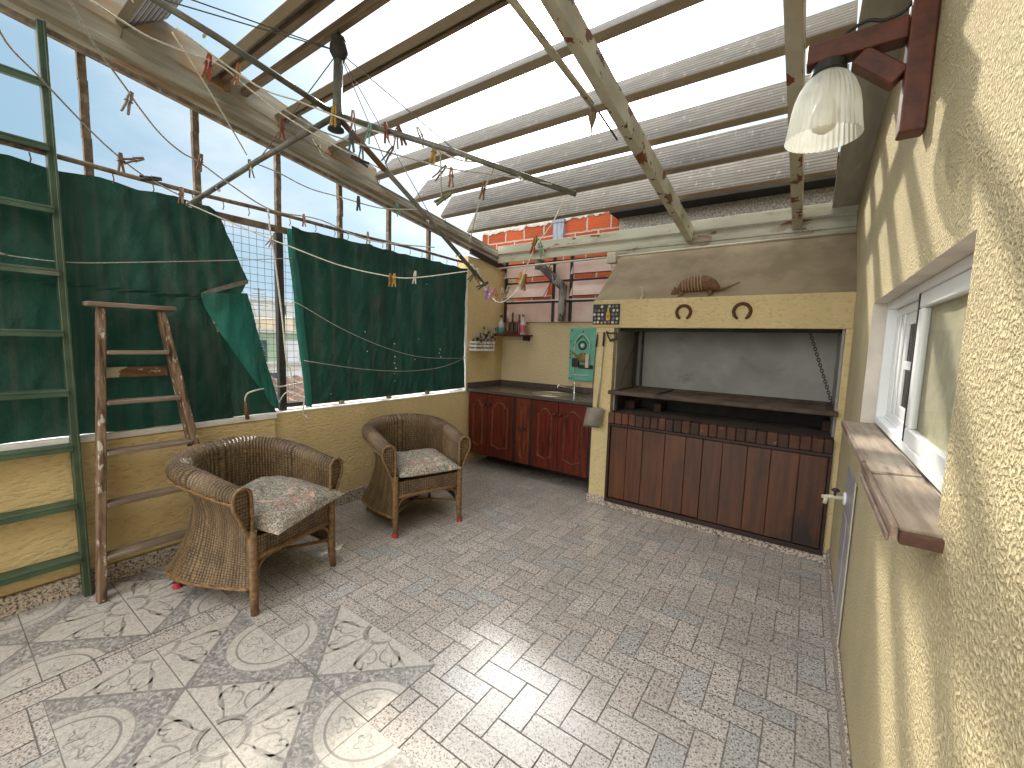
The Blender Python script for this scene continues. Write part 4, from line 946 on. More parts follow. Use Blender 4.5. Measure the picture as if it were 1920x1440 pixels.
def cushion(x,y,z,rz,sx,sy,h,label,seed,tilt=(0,0),peak=0):
    b=MB(); n=44
    def f(sg):
        def g(u,v):
            a,c=2*u-1,2*v-1
            th=(max(0,1-abs(a)**3.2)*max(0,1-abs(c)**3.2))**.55
            pinch=1-.07*(1-abs(a)**2)*(abs(c)**6); pinch2=1-.07*(1-abs(c)**2)*(abs(a)**6)
            X=a*sx*pinch2; Y=c*sy*pinch
            w=NZ.noise(V((a*2.2+seed,c*2.2,0)))*.016+NZ.noise(V((a*5,c*5+seed,3)))*.006
            cr=.016*exp(-((a*.8+c*.55-.25+.1*seed%1)/.06)**2)*(1-abs(c)**2)*(seed>2)
            zz=sg*h*th*(1.0 if sg>0 else .35)+(w*th if sg>0 else 0)-(cr if sg>0 else 0)
            zz+=peak*max(0,-a-.1)**2*max(0,-c-.1)**2*1.5+.010*peak*10*NZ.noise(V((a*3.2+c*2,c*3-a,seed)))*th*(sg>0)
            return (X,Y,zz+.010*(abs(a)*abs(c))**3+tilt[0]*X+tilt[1]*Y)
        return g
    b.grid(f(1),n,n); b.grid(f(-1),n,n,flip=True)
    o=b.build('seat_cushion',m_floral,None,smooth=True,local=True); o.location=(x,y,z); o.rotation_euler=(0,0,rz)
    return tag(o,label,'cushion',group='floral cushions on the wicker chairs')
cp=chair_proto()
cp.location=(-2.590,1.123,0); cp.rotation_euler=(0,0,radians(13.4)); tag(cp,'brown wicker armchair with worn front feet next to the wooden stepladder',None,'wicker armchairs on the terrace')
c2=copy_tree(cp); c2.location=(-2.560,2.295,0); c2.rotation_euler=(0,0,radians(-19.3)); tag(c2,'brown wicker armchair with red front foot caps nearest the sink cabinet',None,'wicker armchairs on the terrace')
def drop_caps(c,front):
    for L in c.children:
        if L.name.split('.')[0]=='leg':
            isf=max(v.co.x for v in L.data.vertices)>0
            if isf==front:
                for k in list(L.children): bpy.data.objects.remove(k)
drop_caps(cp,True); drop_caps(c2,False)
cushion(-2.50,1.17,.462,radians(13.4+8),.275,.275,.092,'floral cushion with a deep crease lying crooked in the chair by the stepladder',4.2,(-.10,.05),.11)
cushion(-2.475,2.285,.455,radians(-19.3-2),.25,.25,.078,'plump floral cushion lying square in the chair near the cabinet',1.3,(-.05,.0),.05)
# ------------------------------------------------------------------ ladders
def green_ladder():
    r=thing('metal_ladder','tall green painted ladder leaning on the fence at the left','ladder',(-3.14,.25,0))
    def px_(z): return lerp(-3.135,-3.165,z/2.9)
    for y0,y1 in ((.462,.452),(-.02,-.01)):
        b=MB(); b.beam((-3.13,y0,0),(-3.165,y1,2.92),.030,.062,(1,0,0)); b.build('stile',m_green,r,bevel=.003)
        b=MB(); s=1 if y0>.2 else -1; b.beam((-3.098,y0+s*.012,.0),(-3.133,y1+s*.012,2.92),.010,.012,(1,0,0)); b.build('stile_bead',m_green,r,bevel=.002)
    for z in (.225,.525,.835,1.125,1.43,1.735,2.04,2.335,2.635):
        x=px_(z); b=MB(); b.bx(x-.045,x+.045,-.01,.448,z,z+.012); b.bx(x+.033,x+.045,-.01,.448,z-.022,z-.0005); b.build('step',m_greend,r,bevel=.002)
green_ladder()
def step_ladder():
    r=thing('wooden_stepladder','old wooden stepladder with flaking paint leaning against the wall','ladder',(-3.05,.75,0))
    def st(z): return lerp(-2.985,-3.115,z/1.58)
    yl=lambda z: lerp(.492,.592,z/1.58); yr=lambda z: lerp(1.075,.845,z/1.58)
    for fy in (yl,yr):
        b=MB(); n=7; P=[]
        b.beam((st(0),fy(0),.0),(st(1.57),fy(1.57),1.57),.036,.062,(1,0,0),w2=.034,h2=.056); b.build('stile',m_old,r,bevel=.006,seg=2)
        b=MB(); b.beam((st(0)-.10,fy(.1)+.004,.0),(st(1.55)-.045,fy(1.5),1.50),.024,.036,(1,0,0)); b.build('rear_leg',m_old,r,bevel=.004)
    for z in (.235,.515,.79,1.06,1.33):
        x=st(z); b=MB(); b.bx(x-.045,x+.038,yl(z)+.0185,yr(z)-.0185,z-.011,z+.011); b.build('tread',m_tread,r,bevel=.004)
    b=MB(); b.bx(-3.185,-3.168,yl(1.2)+.02,yr(1.2)-.02,1.185,1.245); b.build('rear_rail',m_old2,r,bevel=.004)
    b=MB(); b.bx(-3.175,-3.065,.528,.912,1.572,1.598); b.build('top_board',m_tread,r,bevel=.005)
step_ladder()
# ------------------------------------------------------------------ small things on walls
def smalls():
    # horseshoes
    for cx,cz,R,lab in ((-.826,1.7215,.0510,'smaller rusty horseshoe nailed to the hood below the armadillo'),(-.4185,1.7215,.0545,'larger rusty horseshoe nailed to the hood, right of the armadillo')):
        P=[]
        for i in range(25):
            a=radians(-62+304*i/24); k=1+.05*cos(2*a); P.append((cx+R*1.02*cos(a)*(1 if sin(a)>0 else .97),3.509,cz+R*1.05*sin(a)))
        b=MB(); b.tube(P,[.0125 if 1<i<23 else .0095 for i in range(25)],8); vs=[]
        o=b.build('horseshoe',m_shoe,None,smooth=True); tag(o,lab,'horseshoe',group='horseshoes on the hood')
    # armadillo
    ob=MB(); ax,ay,az=-.762,3.60,1.838
    sec=[(-.158,.036,.006,.012),(-.150,.052,.018,.026),(-.135,.072,.030,.046),(-.112,.088,.042,.060),(-.08,.098,.052,.068),(-.03,.103,.058,.074),(.02,.106,.060,.076),(.06,.106,.060,.074),(.10,.098,.055,.066),(.135,.084,.046,.052),(.160,.068,.032,.034),(.172,.060,.014,.016)]
    vs=[];fs=[];n=20
    for x,zc,ry,rz in sec:
        for j in range(n):
            a=2*pi*j/n; y=ry*cos(a); z=rz*sin(a); 
            if z<0: z*=.72
            vs.append((x,y,zc+z))
    for i in range(len(sec)-1):
        for j in range(n): fs.append((i*n+j,i*n+(j+1)%n,(i+1)*n+(j+1)%n,(i+1)*n+j))
    fs+= [tuple(range(n))[::-1],tuple((len(sec)-1)*n+j for j in range(n))]
    ob.add(vs,fs)
    ob.tube([(.160,0,.066),(.20,-.004,.066),(.25,-.008,.085),(.31,-.010,.110)],[.016,.011,.008,.0035],9)
    ob.tube([(-.14,0,.070),(-.168,0,.052),(-.184,-.004,.026),(-.187,-.006,.012)],[.034,.026,.016,.008],9)
    for s in (-1,1):
        ob.tube([(-.158,s*.014,.072),(-.166,s*.020,.096)],[.010,.005],6)
        ob.tube([(-.105,s*.034,.050),(-.115,s*.036,.02),(-.128,s*.036,.004)],[.020,.012,.009],8)
        ob.tube([(.105,s*.036,.050),(.112,s*.040,.02),(.098,s*.040,.004)],[.026,.014,.010],8)
    o=ob.build('armadillo',m_arma,None,smooth=True,local=True); o.location=(ax,ay,az)
    md=o.modifiers.new('Remesh','REMESH'); md.mode='VOXEL'; md.voxel_size=.0035; md.use_smooth_shade=True
    tag(o,'small brown banded armadillo standing on the hood ledge','armadillo')
    b=MB(); b.tube(smooth_path([(-1.186,3.56,1.839),(-1.174,3.56,1.868),(-1.172,3.562,1.90),(-1.184,3.564,1.93),(-1.196,3.565,1.945)],4),[lerp(.013,.004,i/16) for i in range(17)],9); o=b.build('horn',m_tusk,None,smooth=True); tag(o,'small pale curved horn standing on the hood ledge','horn')
    # cap board
    r=thing('bottle_cap_board','black framed picture of bottle caps round a yellow bottle on the hood','picture',(-1.47,3.505,1.715))
    b=MB(); b.bx(-1.592,-1.348,3.500,3.5145,1.627,1.803); b.build('board',m_black,r,bevel=.003)
    random.seed(9); cc=[(.62,.60,.56),(.30,.29,.28),(.16,.15,.15),(.35,.28,.20),(.20,.17,.16),(.12,.13,.17),(.45,.42,.36)]; cms=[plain('cap_%s'%w,c,.35,.3) for w,c in zip(('white','silver','slate','tan','brown','blue','cream'),cc)]
    for i in range(7):
        for j in range(5):
            x=-1.572+.0335*i+.004*(j%2)+random.uniform(-.003,.003); z=1.645+.0345*j+random.uniform(-.003,.003)
            if 3<=i<=4 and 0<j<4: continue
            if random.random()<.06: continue
            b=MB(); b.lathe([(.0122,0),(.0112,-.004),(.009,-.006),(.001,-.0062)],(x,3.4998,z),12,ax='y'); b.build('bottle_cap',random.choice(cms),r,smooth=True,ang=40)
    b=MB(); x=-1.448; P=[(-.017,0),(.017,0),(.018,.055),(.008,.078),(.008,.108),(-.008,.108),(-.008,.078),(-.018,.055)]; b.prism(P,.006,lambda u,v,w:(x+u,3.4998-w,1.663+v)); b.build('bottle_shape',plain('yellow_bottle',(.60,.36,.05),.5),r,bevel=.002)
    b=MB(); b.prism([(-.010,.02),(.010,.02),(.010,.05),(-.010,.05)],.0015,lambda u,v,w:(x+u,3.4936-w,1.663+v)); b.tube([(x-.005,3.4915,1.692),(x,3.4912,1.700),(x+.005,3.4915,1.694)],.001,4); b.build('bottle_label',plain('label_brown',(.35,.20,.04),.6),r)
    # poker, shovel, brush
    r=thing('fire_poker','thin iron poker with a brown handle hanging on the pillar','poker',(-1.53,3.495,1.55))
    b=MB(); b.tube([(-1.534,3.488,1.535),(-1.541,3.488,1.43)],.0085,8); b.build('handle',wood('poker_handle',(.09,.03,.018),(.05,.018,.012),(1,1,1),.5),r,smooth=True)
    b=MB(); b.tube([(-1.541,3.488,1.43),(-1.553,3.490,1.12),(-1.560,3.492,.955)],.0035,6); b.tube([(-1.531,3.492,1.56),(-1.534,3.488,1.535)],.003,5); b.build('rod',m_iron,r)
    r=thing('ash_shovel','ash shovel with a long steel handle hanging on the pillar','shovel',(-1.48,3.49,1.55))
    b=MB(); b.tube([(-1.468,3.484,1.56),(-1.473,3.484,1.44)],.0095,8); b.build('grip',m_black,r,smooth=True)
    b=MB(); b.tube([(-1.473,3.484,1.44),(-1.486,3.482,1.10),(-1.495,3.478,.895)],.0068,8); b.build('shaft',M('bright_steel',(.50,.49,.45),(.42,.41,.38),20,rough=.35,metal=.8),r,smooth=True)
    b=MB(); b.grid(lambda u,v:(lerp(-1.585,-1.425,u)+lerp(0,-.022,v)+ .0*u,3.468-.022*v-.016*abs(2*u-1)**3,lerp(.888,.715,v)+.006*(u-.5)),16,8); o=b.build('blade',M('shovel_sheet',(.20,.175,.14),(.13,.11,.085),9,rough=.5,bump=.2,metal=.3),r,smooth=True); md=o.modifiers.new('Solid','SOLIDIFY'); md.thickness=.003
    b=MB(); b.tube([(-1.495,3.478,.90),(-1.475,3.472,.88),(-1.45,3.468,.875)],.005,6); b.build('brace',m_iron,r)
    r=thing('grill_brush','black wire grill brush hanging on the pillar under the hood','brush',(-1.40,3.49,1.56))
    b=MB(); b.tube(smooth_path([(-1.452,3.488,1.565),(-1.42,3.485,1.550),(-1.375,3.482,1.555),(-1.352,3.482,1.545),(-1.36,3.480,1.505)],4),.007,7); b.tube(smooth_path([(-1.445,3.486,1.560),(-1.43,3.48,1.52),(-1.41,3.478,1.492)],4),.006,7); b.build('frame',m_black,r,smooth=True)
    b=MB(); b.beam((-1.412,3.476,1.486),(-1.342,3.476,1.508),.022,.022); b.build('head',m_black,r,bevel=.004)
    # shelf, bottles
    r=thing('corner_shelf','small dark red corner shelf holding the bottles','shelf',(-3.0,4.22,1.53))
    b=MB(); b.bx(-3.205,-2.74,4.15,YB-.001,1.523,1.541); b.build('shelf_board',wood('red_shelf',(.12,.022,.014),(.07,.014,.01),(1,5,5),.5),r,bevel=.003)
    b=MB(); b.bx(-2.80,-2.785,4.20,YB-.001,1.47,1.5225); b.build('bracket',m_trim,r)
    def bottle(x,y,rad,h,nh,body,cap,label,lab2=None,nm='bottle',z=1.5415):
        g=thing(nm,label,'bottle',(x,y,z),0,'bottles on the corner shelf')
        b=MB(); b.lathe([(rad*.95,0),(rad,.006),(rad,h*.62),(rad*.85,h*.70),(rad*.38,h*.80),(rad*.34,h)],(x,y,z),20); b.build('glass_body',body,g,smooth=True,ang=60)
        b=MB(); b.lathe([(rad*.42,h),(rad*.42,h+nh),(rad*.2,h+nh+.004)],(x,y,z),14); b.build('cap',cap,g,smooth=True,ang=50)
        if lab2: b=MB(); b.lathe([(rad+.0008,h*.12),(rad+.0008,h*.52)],(x,y,z),20,caps=False); b.build('paper_label',lab2,g,smooth=True)
    teal=plain('teal_glaze',(.10,.25,.22),.3); dkw=plain('dark_glass',(.025,.020,.022),.12); amb=plain('amber_glass',(.16,.075,.022),.15); pk=plain('pink_liquid',(.42,.075,.13),.3); cl=plain('cloudy_glass',(.45,.43,.41),.15); wht=plain('white_cap',(.70,.69,.66),.4); wine=plain('wine_glass',(.13,.012,.035),.12); lav=plain('lavender',(.45,.40,.50),.4)
    bottle(-3.135,4.21,.040,.205,.03,cl,m_black,'tall clear bottle with a black top in a teal pot on the shelf end')
    b=MB(); b.lathe([(.040,0),(.052,.02),(.055,.085),(.0485,.086),(.046,.03)],(-3.135,4.21,1.5412),22); o=b.build('teal_pot',teal,None,smooth=True,ang=50); tag(o,'small teal ceramic pot at the left end of the shelf','pot')
    bottle(-3.062,4.25,.026,.205,.03,amb,lav,'slim amber bottle with a lavender cap on the shelf',None)
    bottle(-3.005,4.27,.026,.215,.05,dkw,m_black,'slim black bottle at the middle of the shelf')
    bottle(-2.885,4.24,.031,.215,.025,wine,m_black,'dark wine red bottle with a black cap on the shelf')
    bottle(-2.815,4.22,.038,.215,.022,cl,plain('maroon_cap',(.12,.03,.04),.4),'cloudy bottle with a pink lower half at the shelf end',pk)
    b=MB(); b.bx(-3.06,-2.90,4.165,4.205,1.5415,1.590); o=b.build('wooden_box',wood('redwood',(.10,.025,.018),(.06,.016,.012),(1,5,5),.6),None,bevel=.004); tag(o,'low dark red wooden box in front of the bottles','box')
    # crate with flowers
    r=thing('wall_crate','small white slatted crate hung on the side wall','crate',(XL,3.88,1.33))
    b=MB(); x0,x1=XL+.002,XL+.10
    for z in (1.335,1.38,1.42): b.bx(x1-.008,x1,3.70,4.06,z,z+.028)
    for z in (1.335,1.38,1.42): b.bx(x0,x1-.0085,3.70,3.708,z,z+.028); b.bx(x0,x1-.0085,4.052,4.06,z,z+.028)
    b.bx(x0,x1-.0085,3.709,4.051,1.335,1.342)
    for y in (3.70,3.875,4.045): b.bx(x1-.016,x1-.0082,y+.009,y+.016,1.343,1.447)
    b.build('slats',m_white,r,bevel=.002)
    random.seed(4); p=thing('dried_flowers','dark dried flowers with pale heads filling the white crate','flowers',(XL+.05,3.88,1.36))
    b=MB(); c=MB()
    for i in range(60):
        y=random.uniform(3.72,4.05); x=random.uniform(XL+.015,XL+.10); h=random.uniform(.05,.17)*(1.25 if y>3.85 else .8); dx=random.uniform(-.01,.05);dy=random.uniform(-.05,.05)
        b.tube([(x,y,1.35),(x+dx*.4,y+dy*.4,1.40+h*.5),(x+dx,y+dy,1.40+h)],.0018,4)
        k=random.choice([0,1])
        for q in range(7):
            a=q*2*pi/7; R=.016; cx,cy,cz=x+dx,y+dy,1.40+h
            (c if k else b).add([(cx,cy,cz),(cx+.5*R,cy+R*cos(a-.4),cz+R*sin(a-.4)),(cx+.8*R,cy+1.3*R*cos(a),cz+1.3*R*sin(a)),(cx+.5*R,cy+R*cos(a+.4),cz+R*sin(a+.4))],[(0,1,2,3)])
    b.build('stems',plain('dry_stem',(.05,.04,.03),.9),p); c.build('flower_heads',plain('dry_petal',(.50,.44,.40),.9),p)
    # teal wall panel
    r=thing('clock_panel','turquoise arched panel with a dark gear dial on the back wall','panel',(-2.08,4.33,1.33))
    m_t=M('turquoise_paint',(.13,.40,.30),(.10,.33,.25),9,rough=.5,spots=(((.08,.22,.17),14,.66,.72,(1,1,1)),)); m_tl=plain('pale_turquoise',(.42,.55,.40),.5)
    y=YB-.003
    b=MB(); b.bx(-2.236,-1.90,y-.020,y,1.035,1.632); b.build('backing',m_t,r,bevel=.012,seg=3)
    b=MB(); b.tube(smooth_path([(-2.165,y-.024,1.10),(-2.165,y-.024,1.40),(-2.14,y-.024,1.50),(-2.07,y-.024,1.56),(-2.0,y-.024,1.50),(-1.975,y-.024,1.40)],5),.008,7); b.tube([(-2.165,y-.024,1.10),(-1.97,y-.024,1.10)],.008,7); b.build('arch_moulding',m_tl,r,smooth=True)
    b=MB(); b.tube([(-2.185,y-.024,1.43),(-2.075,y-.024,1.545),(-1.965,y-.024,1.43)],.004,5); b.build('gable_line',m_black,r)
    b=MB()
    for k in range(12): a=k*pi/6; b.lathe([(.009,0),(.009,-.006)],(-2.07+.042*cos(a),y-.021,1.435+.042*sin(a)),8,ax='y')
    b.lathe([(.052,0),(.052,-.004),(.032,-.004),(.032,0)],(-2.07,y-.0205,1.435),24,ax='y',caps=False); b.build('gear_ring',m_black,r); 
    b=MB(); b.lathe([(.016,0),(.016,-.012),(.004,-.014)],(-2.07,y-.021,1.435),14,ax='y'); b.build('hub',wht,r,smooth=True,ang=40)
    b=MB(); b.bx(-2.185,-2.10,y-.045,y-.0205,1.19,1.29); b.bx(-2.10,-1.93,y-.03,y-.0205,1.175,1.22); b.build('motor_block',m_black,r,bevel=.004)
    b=MB(); b.beam((-2.19,y-.035,1.36),(-2.10,y-.035,1.29),.02,.02); b.lathe([(.055,0),(.055,-.025),(.03,-.03)],(-2.06,y-.021,1.30),18,ax='y'); b.build('brass_wheel',M('aged_brass',(.24,.15,.045),(.14,.09,.03),20,rough=.5,metal=.4,spots=(((.10,.16,.05),30,.55,.65,(1,1,1)),)),r,smooth=True,ang=40)
    b=MB(); b.bx(-2.015,-1.975,y-.05,y-.0205,1.19,1.34); b.build('side_card',m_cream,r)
    b=MB()
    for (px,pz_) in ((-2.205,1.60),(-2.215,1.48),(-2.215,1.37),(-2.215,1.33),(-2.22,1.29),(-2.215,1.06),(-2.185,1.065),(-2.07,1.59)): b.lathe([(.009,0),(.008,-.004)],(px,y-.0205,pz_),8,ax='y')
    b.build('screws',m_black,r)
smalls()
# ------------------------------------------------------------------ umbrella clothesline
CORDS={'c1':[[-3.024,.982,2.195],[-2.879,1.278,2.08],[-2.767,1.462,2.011],[-2.604,1.683,1.926],[-2.419,1.907,1.879],[-2.291,2.043,1.876],[-2.002,2.301,1.942]],
'c2':[[-1.033,1.886,2.168],[-1.136,1.942,2.063],[-1.288,2.025,1.974],[-1.493,2.189,1.818],[-1.595,2.24,1.742],[-1.763,2.302,1.722],[-1.98,2.359,1.904]],
'c3':[[-2.18,.19,2.60],[-2.387,.245,2.47],[-2.575,.358,2.438],[-2.753,.512,2.368],[-2.832,.624,2.307],[-2.902,.76,2.25],[-3.003,.951,2.222]],
'c4':[[-2.265,.399,2.629],[-2.401,.486,2.575],[-2.527,.611,2.499],[-2.596,.665,2.472],[-2.645,.753,2.403],[-2.718,.858,2.372],[-2.741,.947,2.356],[-2.743,1.085,2.29],[-2.751,1.317,2.21],[-2.668,1.578,2.206],[-2.546,1.855,2.122],[-2.15,2.1,2.08]],
'c5':[[-2.273,.706,2.693],[-2.355,.838,2.597],[-2.663,1.147,2.452]],
'c6':[[-2.206,.441,2.627],[-2.27,.606,2.629],[-2.287,.726,2.643],[-2.285,.884,2.659],[-2.289,1.005,2.618],[-2.274,1.154,2.562],[-2.235,1.329,2.512],[-2.182,1.556,2.466],[-2.131,1.658,2.437]],
'c7':[[-2.269,.718,2.716],[-2.232,1.011,2.62],[-2.152,1.171,2.599],[-2.027,1.322,2.551],[-1.923,1.436,2.512],[-1.739,1.596,2.47],[-1.574,1.704,2.389],[-1.439,1.768,2.375]],
'c8':[[-2.271,1.161,2.59],[-2.191,1.304,2.526],[-2.019,1.474,2.47],[-1.801,1.616,2.406],[-1.62,1.702,2.352],[-1.344,1.805,2.297],[-1.102,1.87,2.231]],
'c9':[[-2.675,1.171,2.426],[-2.646,1.304,2.406],[-2.585,1.463,2.353],[-2.49,1.618,2.328],[-2.339,1.798,2.288],[-2.127,1.942,2.284]],
'hang1':[[-1.667,1.656,2.477],[-1.663,1.661,2.392],[-1.657,1.666,2.19]],
'hang2':[[-1.392,1.78,2.345],[-1.513,1.863,2.306],[-1.683,1.982,2.207],[-1.972,2.261,2.125]]}
def clothesline():
    r=thing('umbrella_clothesline','rusty umbrella clothesline hung upside down from the roof with sagging cords','clothesline',(-2.13,1.365,2.95))
    hx,hy=-2.132,1.364
    b=MB(); b.tube([(hx+.006,hy+.012,2.93),(hx,hy,2.58),(hx-.003,hy-.004,2.535)],[.024,.023,.021],12); b.build('post',m_arm,r,smooth=True)
    b=MB(); b.lathe([(.010,3.02),(.030,2.985),(.044,2.955),(.046,2.925),(.030,2.895),(.026,2.885)],(hx+.006,hy+.012,0),16); b.lathe([(.034,2.995),(.036,2.985),(.034,2.975)],(hx+.006,hy+.012,0),16); b.build('top_cap',m_black,r,smooth=True)
    b=MB(); b.lathe([(.022,2.552),(.040,2.545),(.042,2.535),(.022,2.528)],(hx-.003,hy-.004,0),16); b.build('collar',m_black,r,smooth=True,ang=40)
    hub=V((hx,hy,2.612))
    A=V((-1.005,1.945,2.19)); B=V((-3.055,.985,2.195)); C=V((-1.955,2.40,1.865)); D=V((-2.205,.30,2.775))
    arms={'A':A,'B':B,'C':C,'D':D}
    for k,e in arms.items():
        b=MB(); d=(e-hub).normalized(); b.tube([hub+d*.02,hub.lerp(e,.5)+V((0,0,.012)),e],[.0155,.0145,.0135],9); b.build('arm',m_arm,r,smooth=True)
    b=MB(); d=(C-hub); b.tube([hub+d*.03,hub+d*.26],.0155,9); b.build('rust_sleeve',m_armr,r,smooth=True)
    b=MB(); b.tube([hub+V((.0,.0,-.03)),hub+V((0,0,.03))],.034,12); b.build('arm_hub',m_arm,r,smooth=True)
    T=V((hx+.006,hy+.012,2.93))
    b=MB()
    for e,f in ((A,.52),(B,.50),(C,.30),(C,.62),(D,.80),(D,.70)):
        b.tube([T,hub.lerp(e,f)+V((0,0,.012))],.0028,5)
    b.build('stay_wire',m_wire,r)
    for k,P in CORDS.items():
        b=MB(); b.tube(smooth_path(P,6),.0040,5); b.build('cord',m_cord if k in('c1','c2','c5','c6','c7','hang2') else m_cordd,r,smooth=True)
    random.seed(2); b=MB()
    for e in (A,B,C,D):
        for f in (.55,.78,.985):
            p=hub.lerp(e,f)
            pts=[p+V((random.uniform(-.014,.014),random.uniform(-.014,.014),random.uniform(-.022,.014))) for _ in range(7)]
            b.tube(smooth_path(pts,3),.003,5)
    for p in (C+V((-.05,-.06,.10)),C+V((-.03,-.04,.05)),hub.lerp(D,.78)):
        pts=[p+V((random.uniform(-.035,.035),random.uniform(-.035,.035),random.uniform(-.05,.04))) for _ in range(14)]
        b.tube(smooth_path(pts,4),.003,5)
    b.build('knots',m_cord,r,smooth=True)
clothesline()
def cord(P,label,m=None,rad=.003,nm='cord'):
    b=MB(); b.tube(smooth_path(P,6),rad,5); o=b.build(nm,m or m_cordd,None,smooth=True); return tag(o,label,'cord')
cord([[-3.150,-.6,1.86],[-3.155,.219,1.801],[-3.162,.267,1.792],[-3.158,.489,1.792],[-3.162,.77,1.84],[-3.16,1.31,1.945],[-3.175,1.655,2.02]],'slack cord stretched across the left tarpaulin behind the green ladder')
cord([[-3.205,1.66,1.70],[-3.147,1.70,1.68],[-3.10,2.0,1.52],[-3.10,2.41,1.375],[-3.115,2.85,1.28],[-3.14,3.40,1.255],[-3.18,3.62,1.262]],'upper slack cord sagging diagonally over the right tarpaulin')
cord([[-3.195,1.74,1.262],[-3.13,1.78,1.25],[-3.12,2.22,1.18],[-3.12,2.68,1.145],[-3.13,3.12,1.160],[-3.16,3.45,1.22],[-3.19,3.62,1.262]],'lower slack cord sagging over the right tarpaulin')
cord([[-3.17,1.49,2.325],[-3.165,1.497,2.20],[-3.172,1.53,1.98],[-3.176,1.57,1.6],[-3.18,1.60,1.25],[-3.21,1.64,1.20],[-3.22,1.66,1.05]],'long pale rope hanging down the mesh gap between the tarpaulins',m_cord,.0055,'rope')
cord([[-3.16,1.30,.985],[-3.14,1.295,1.02],[-3.15,1.33,1.05],[-3.19,1.48,1.07],[-3.235,1.60,1.065],[-3.24,1.75,1.085]],'short rope tying the torn tarpaulin corner to the mesh',m_cord,.006,'rope')
cord([[-3.24,1.55,.92],[-3.20,1.60,1.02],[-3.18,1.66,.99],[-3.17,1.72,.96],[-3.17,1.71,.86],[-3.165,1.75,.80]],'frayed rope end hanging over the white sill',m_cord,.005,'rope')
b=MB(); b.tube([(-3.165,1.30,.985),(-3.16,1.302,.93),(-3.158,1.31,.86)],[.006,.011,.014],8); o=b.build('rope_toggle',m_armr,None,smooth=True); tag(o,'brown wooden toggle hanging from the tarpaulin rope','toggle')
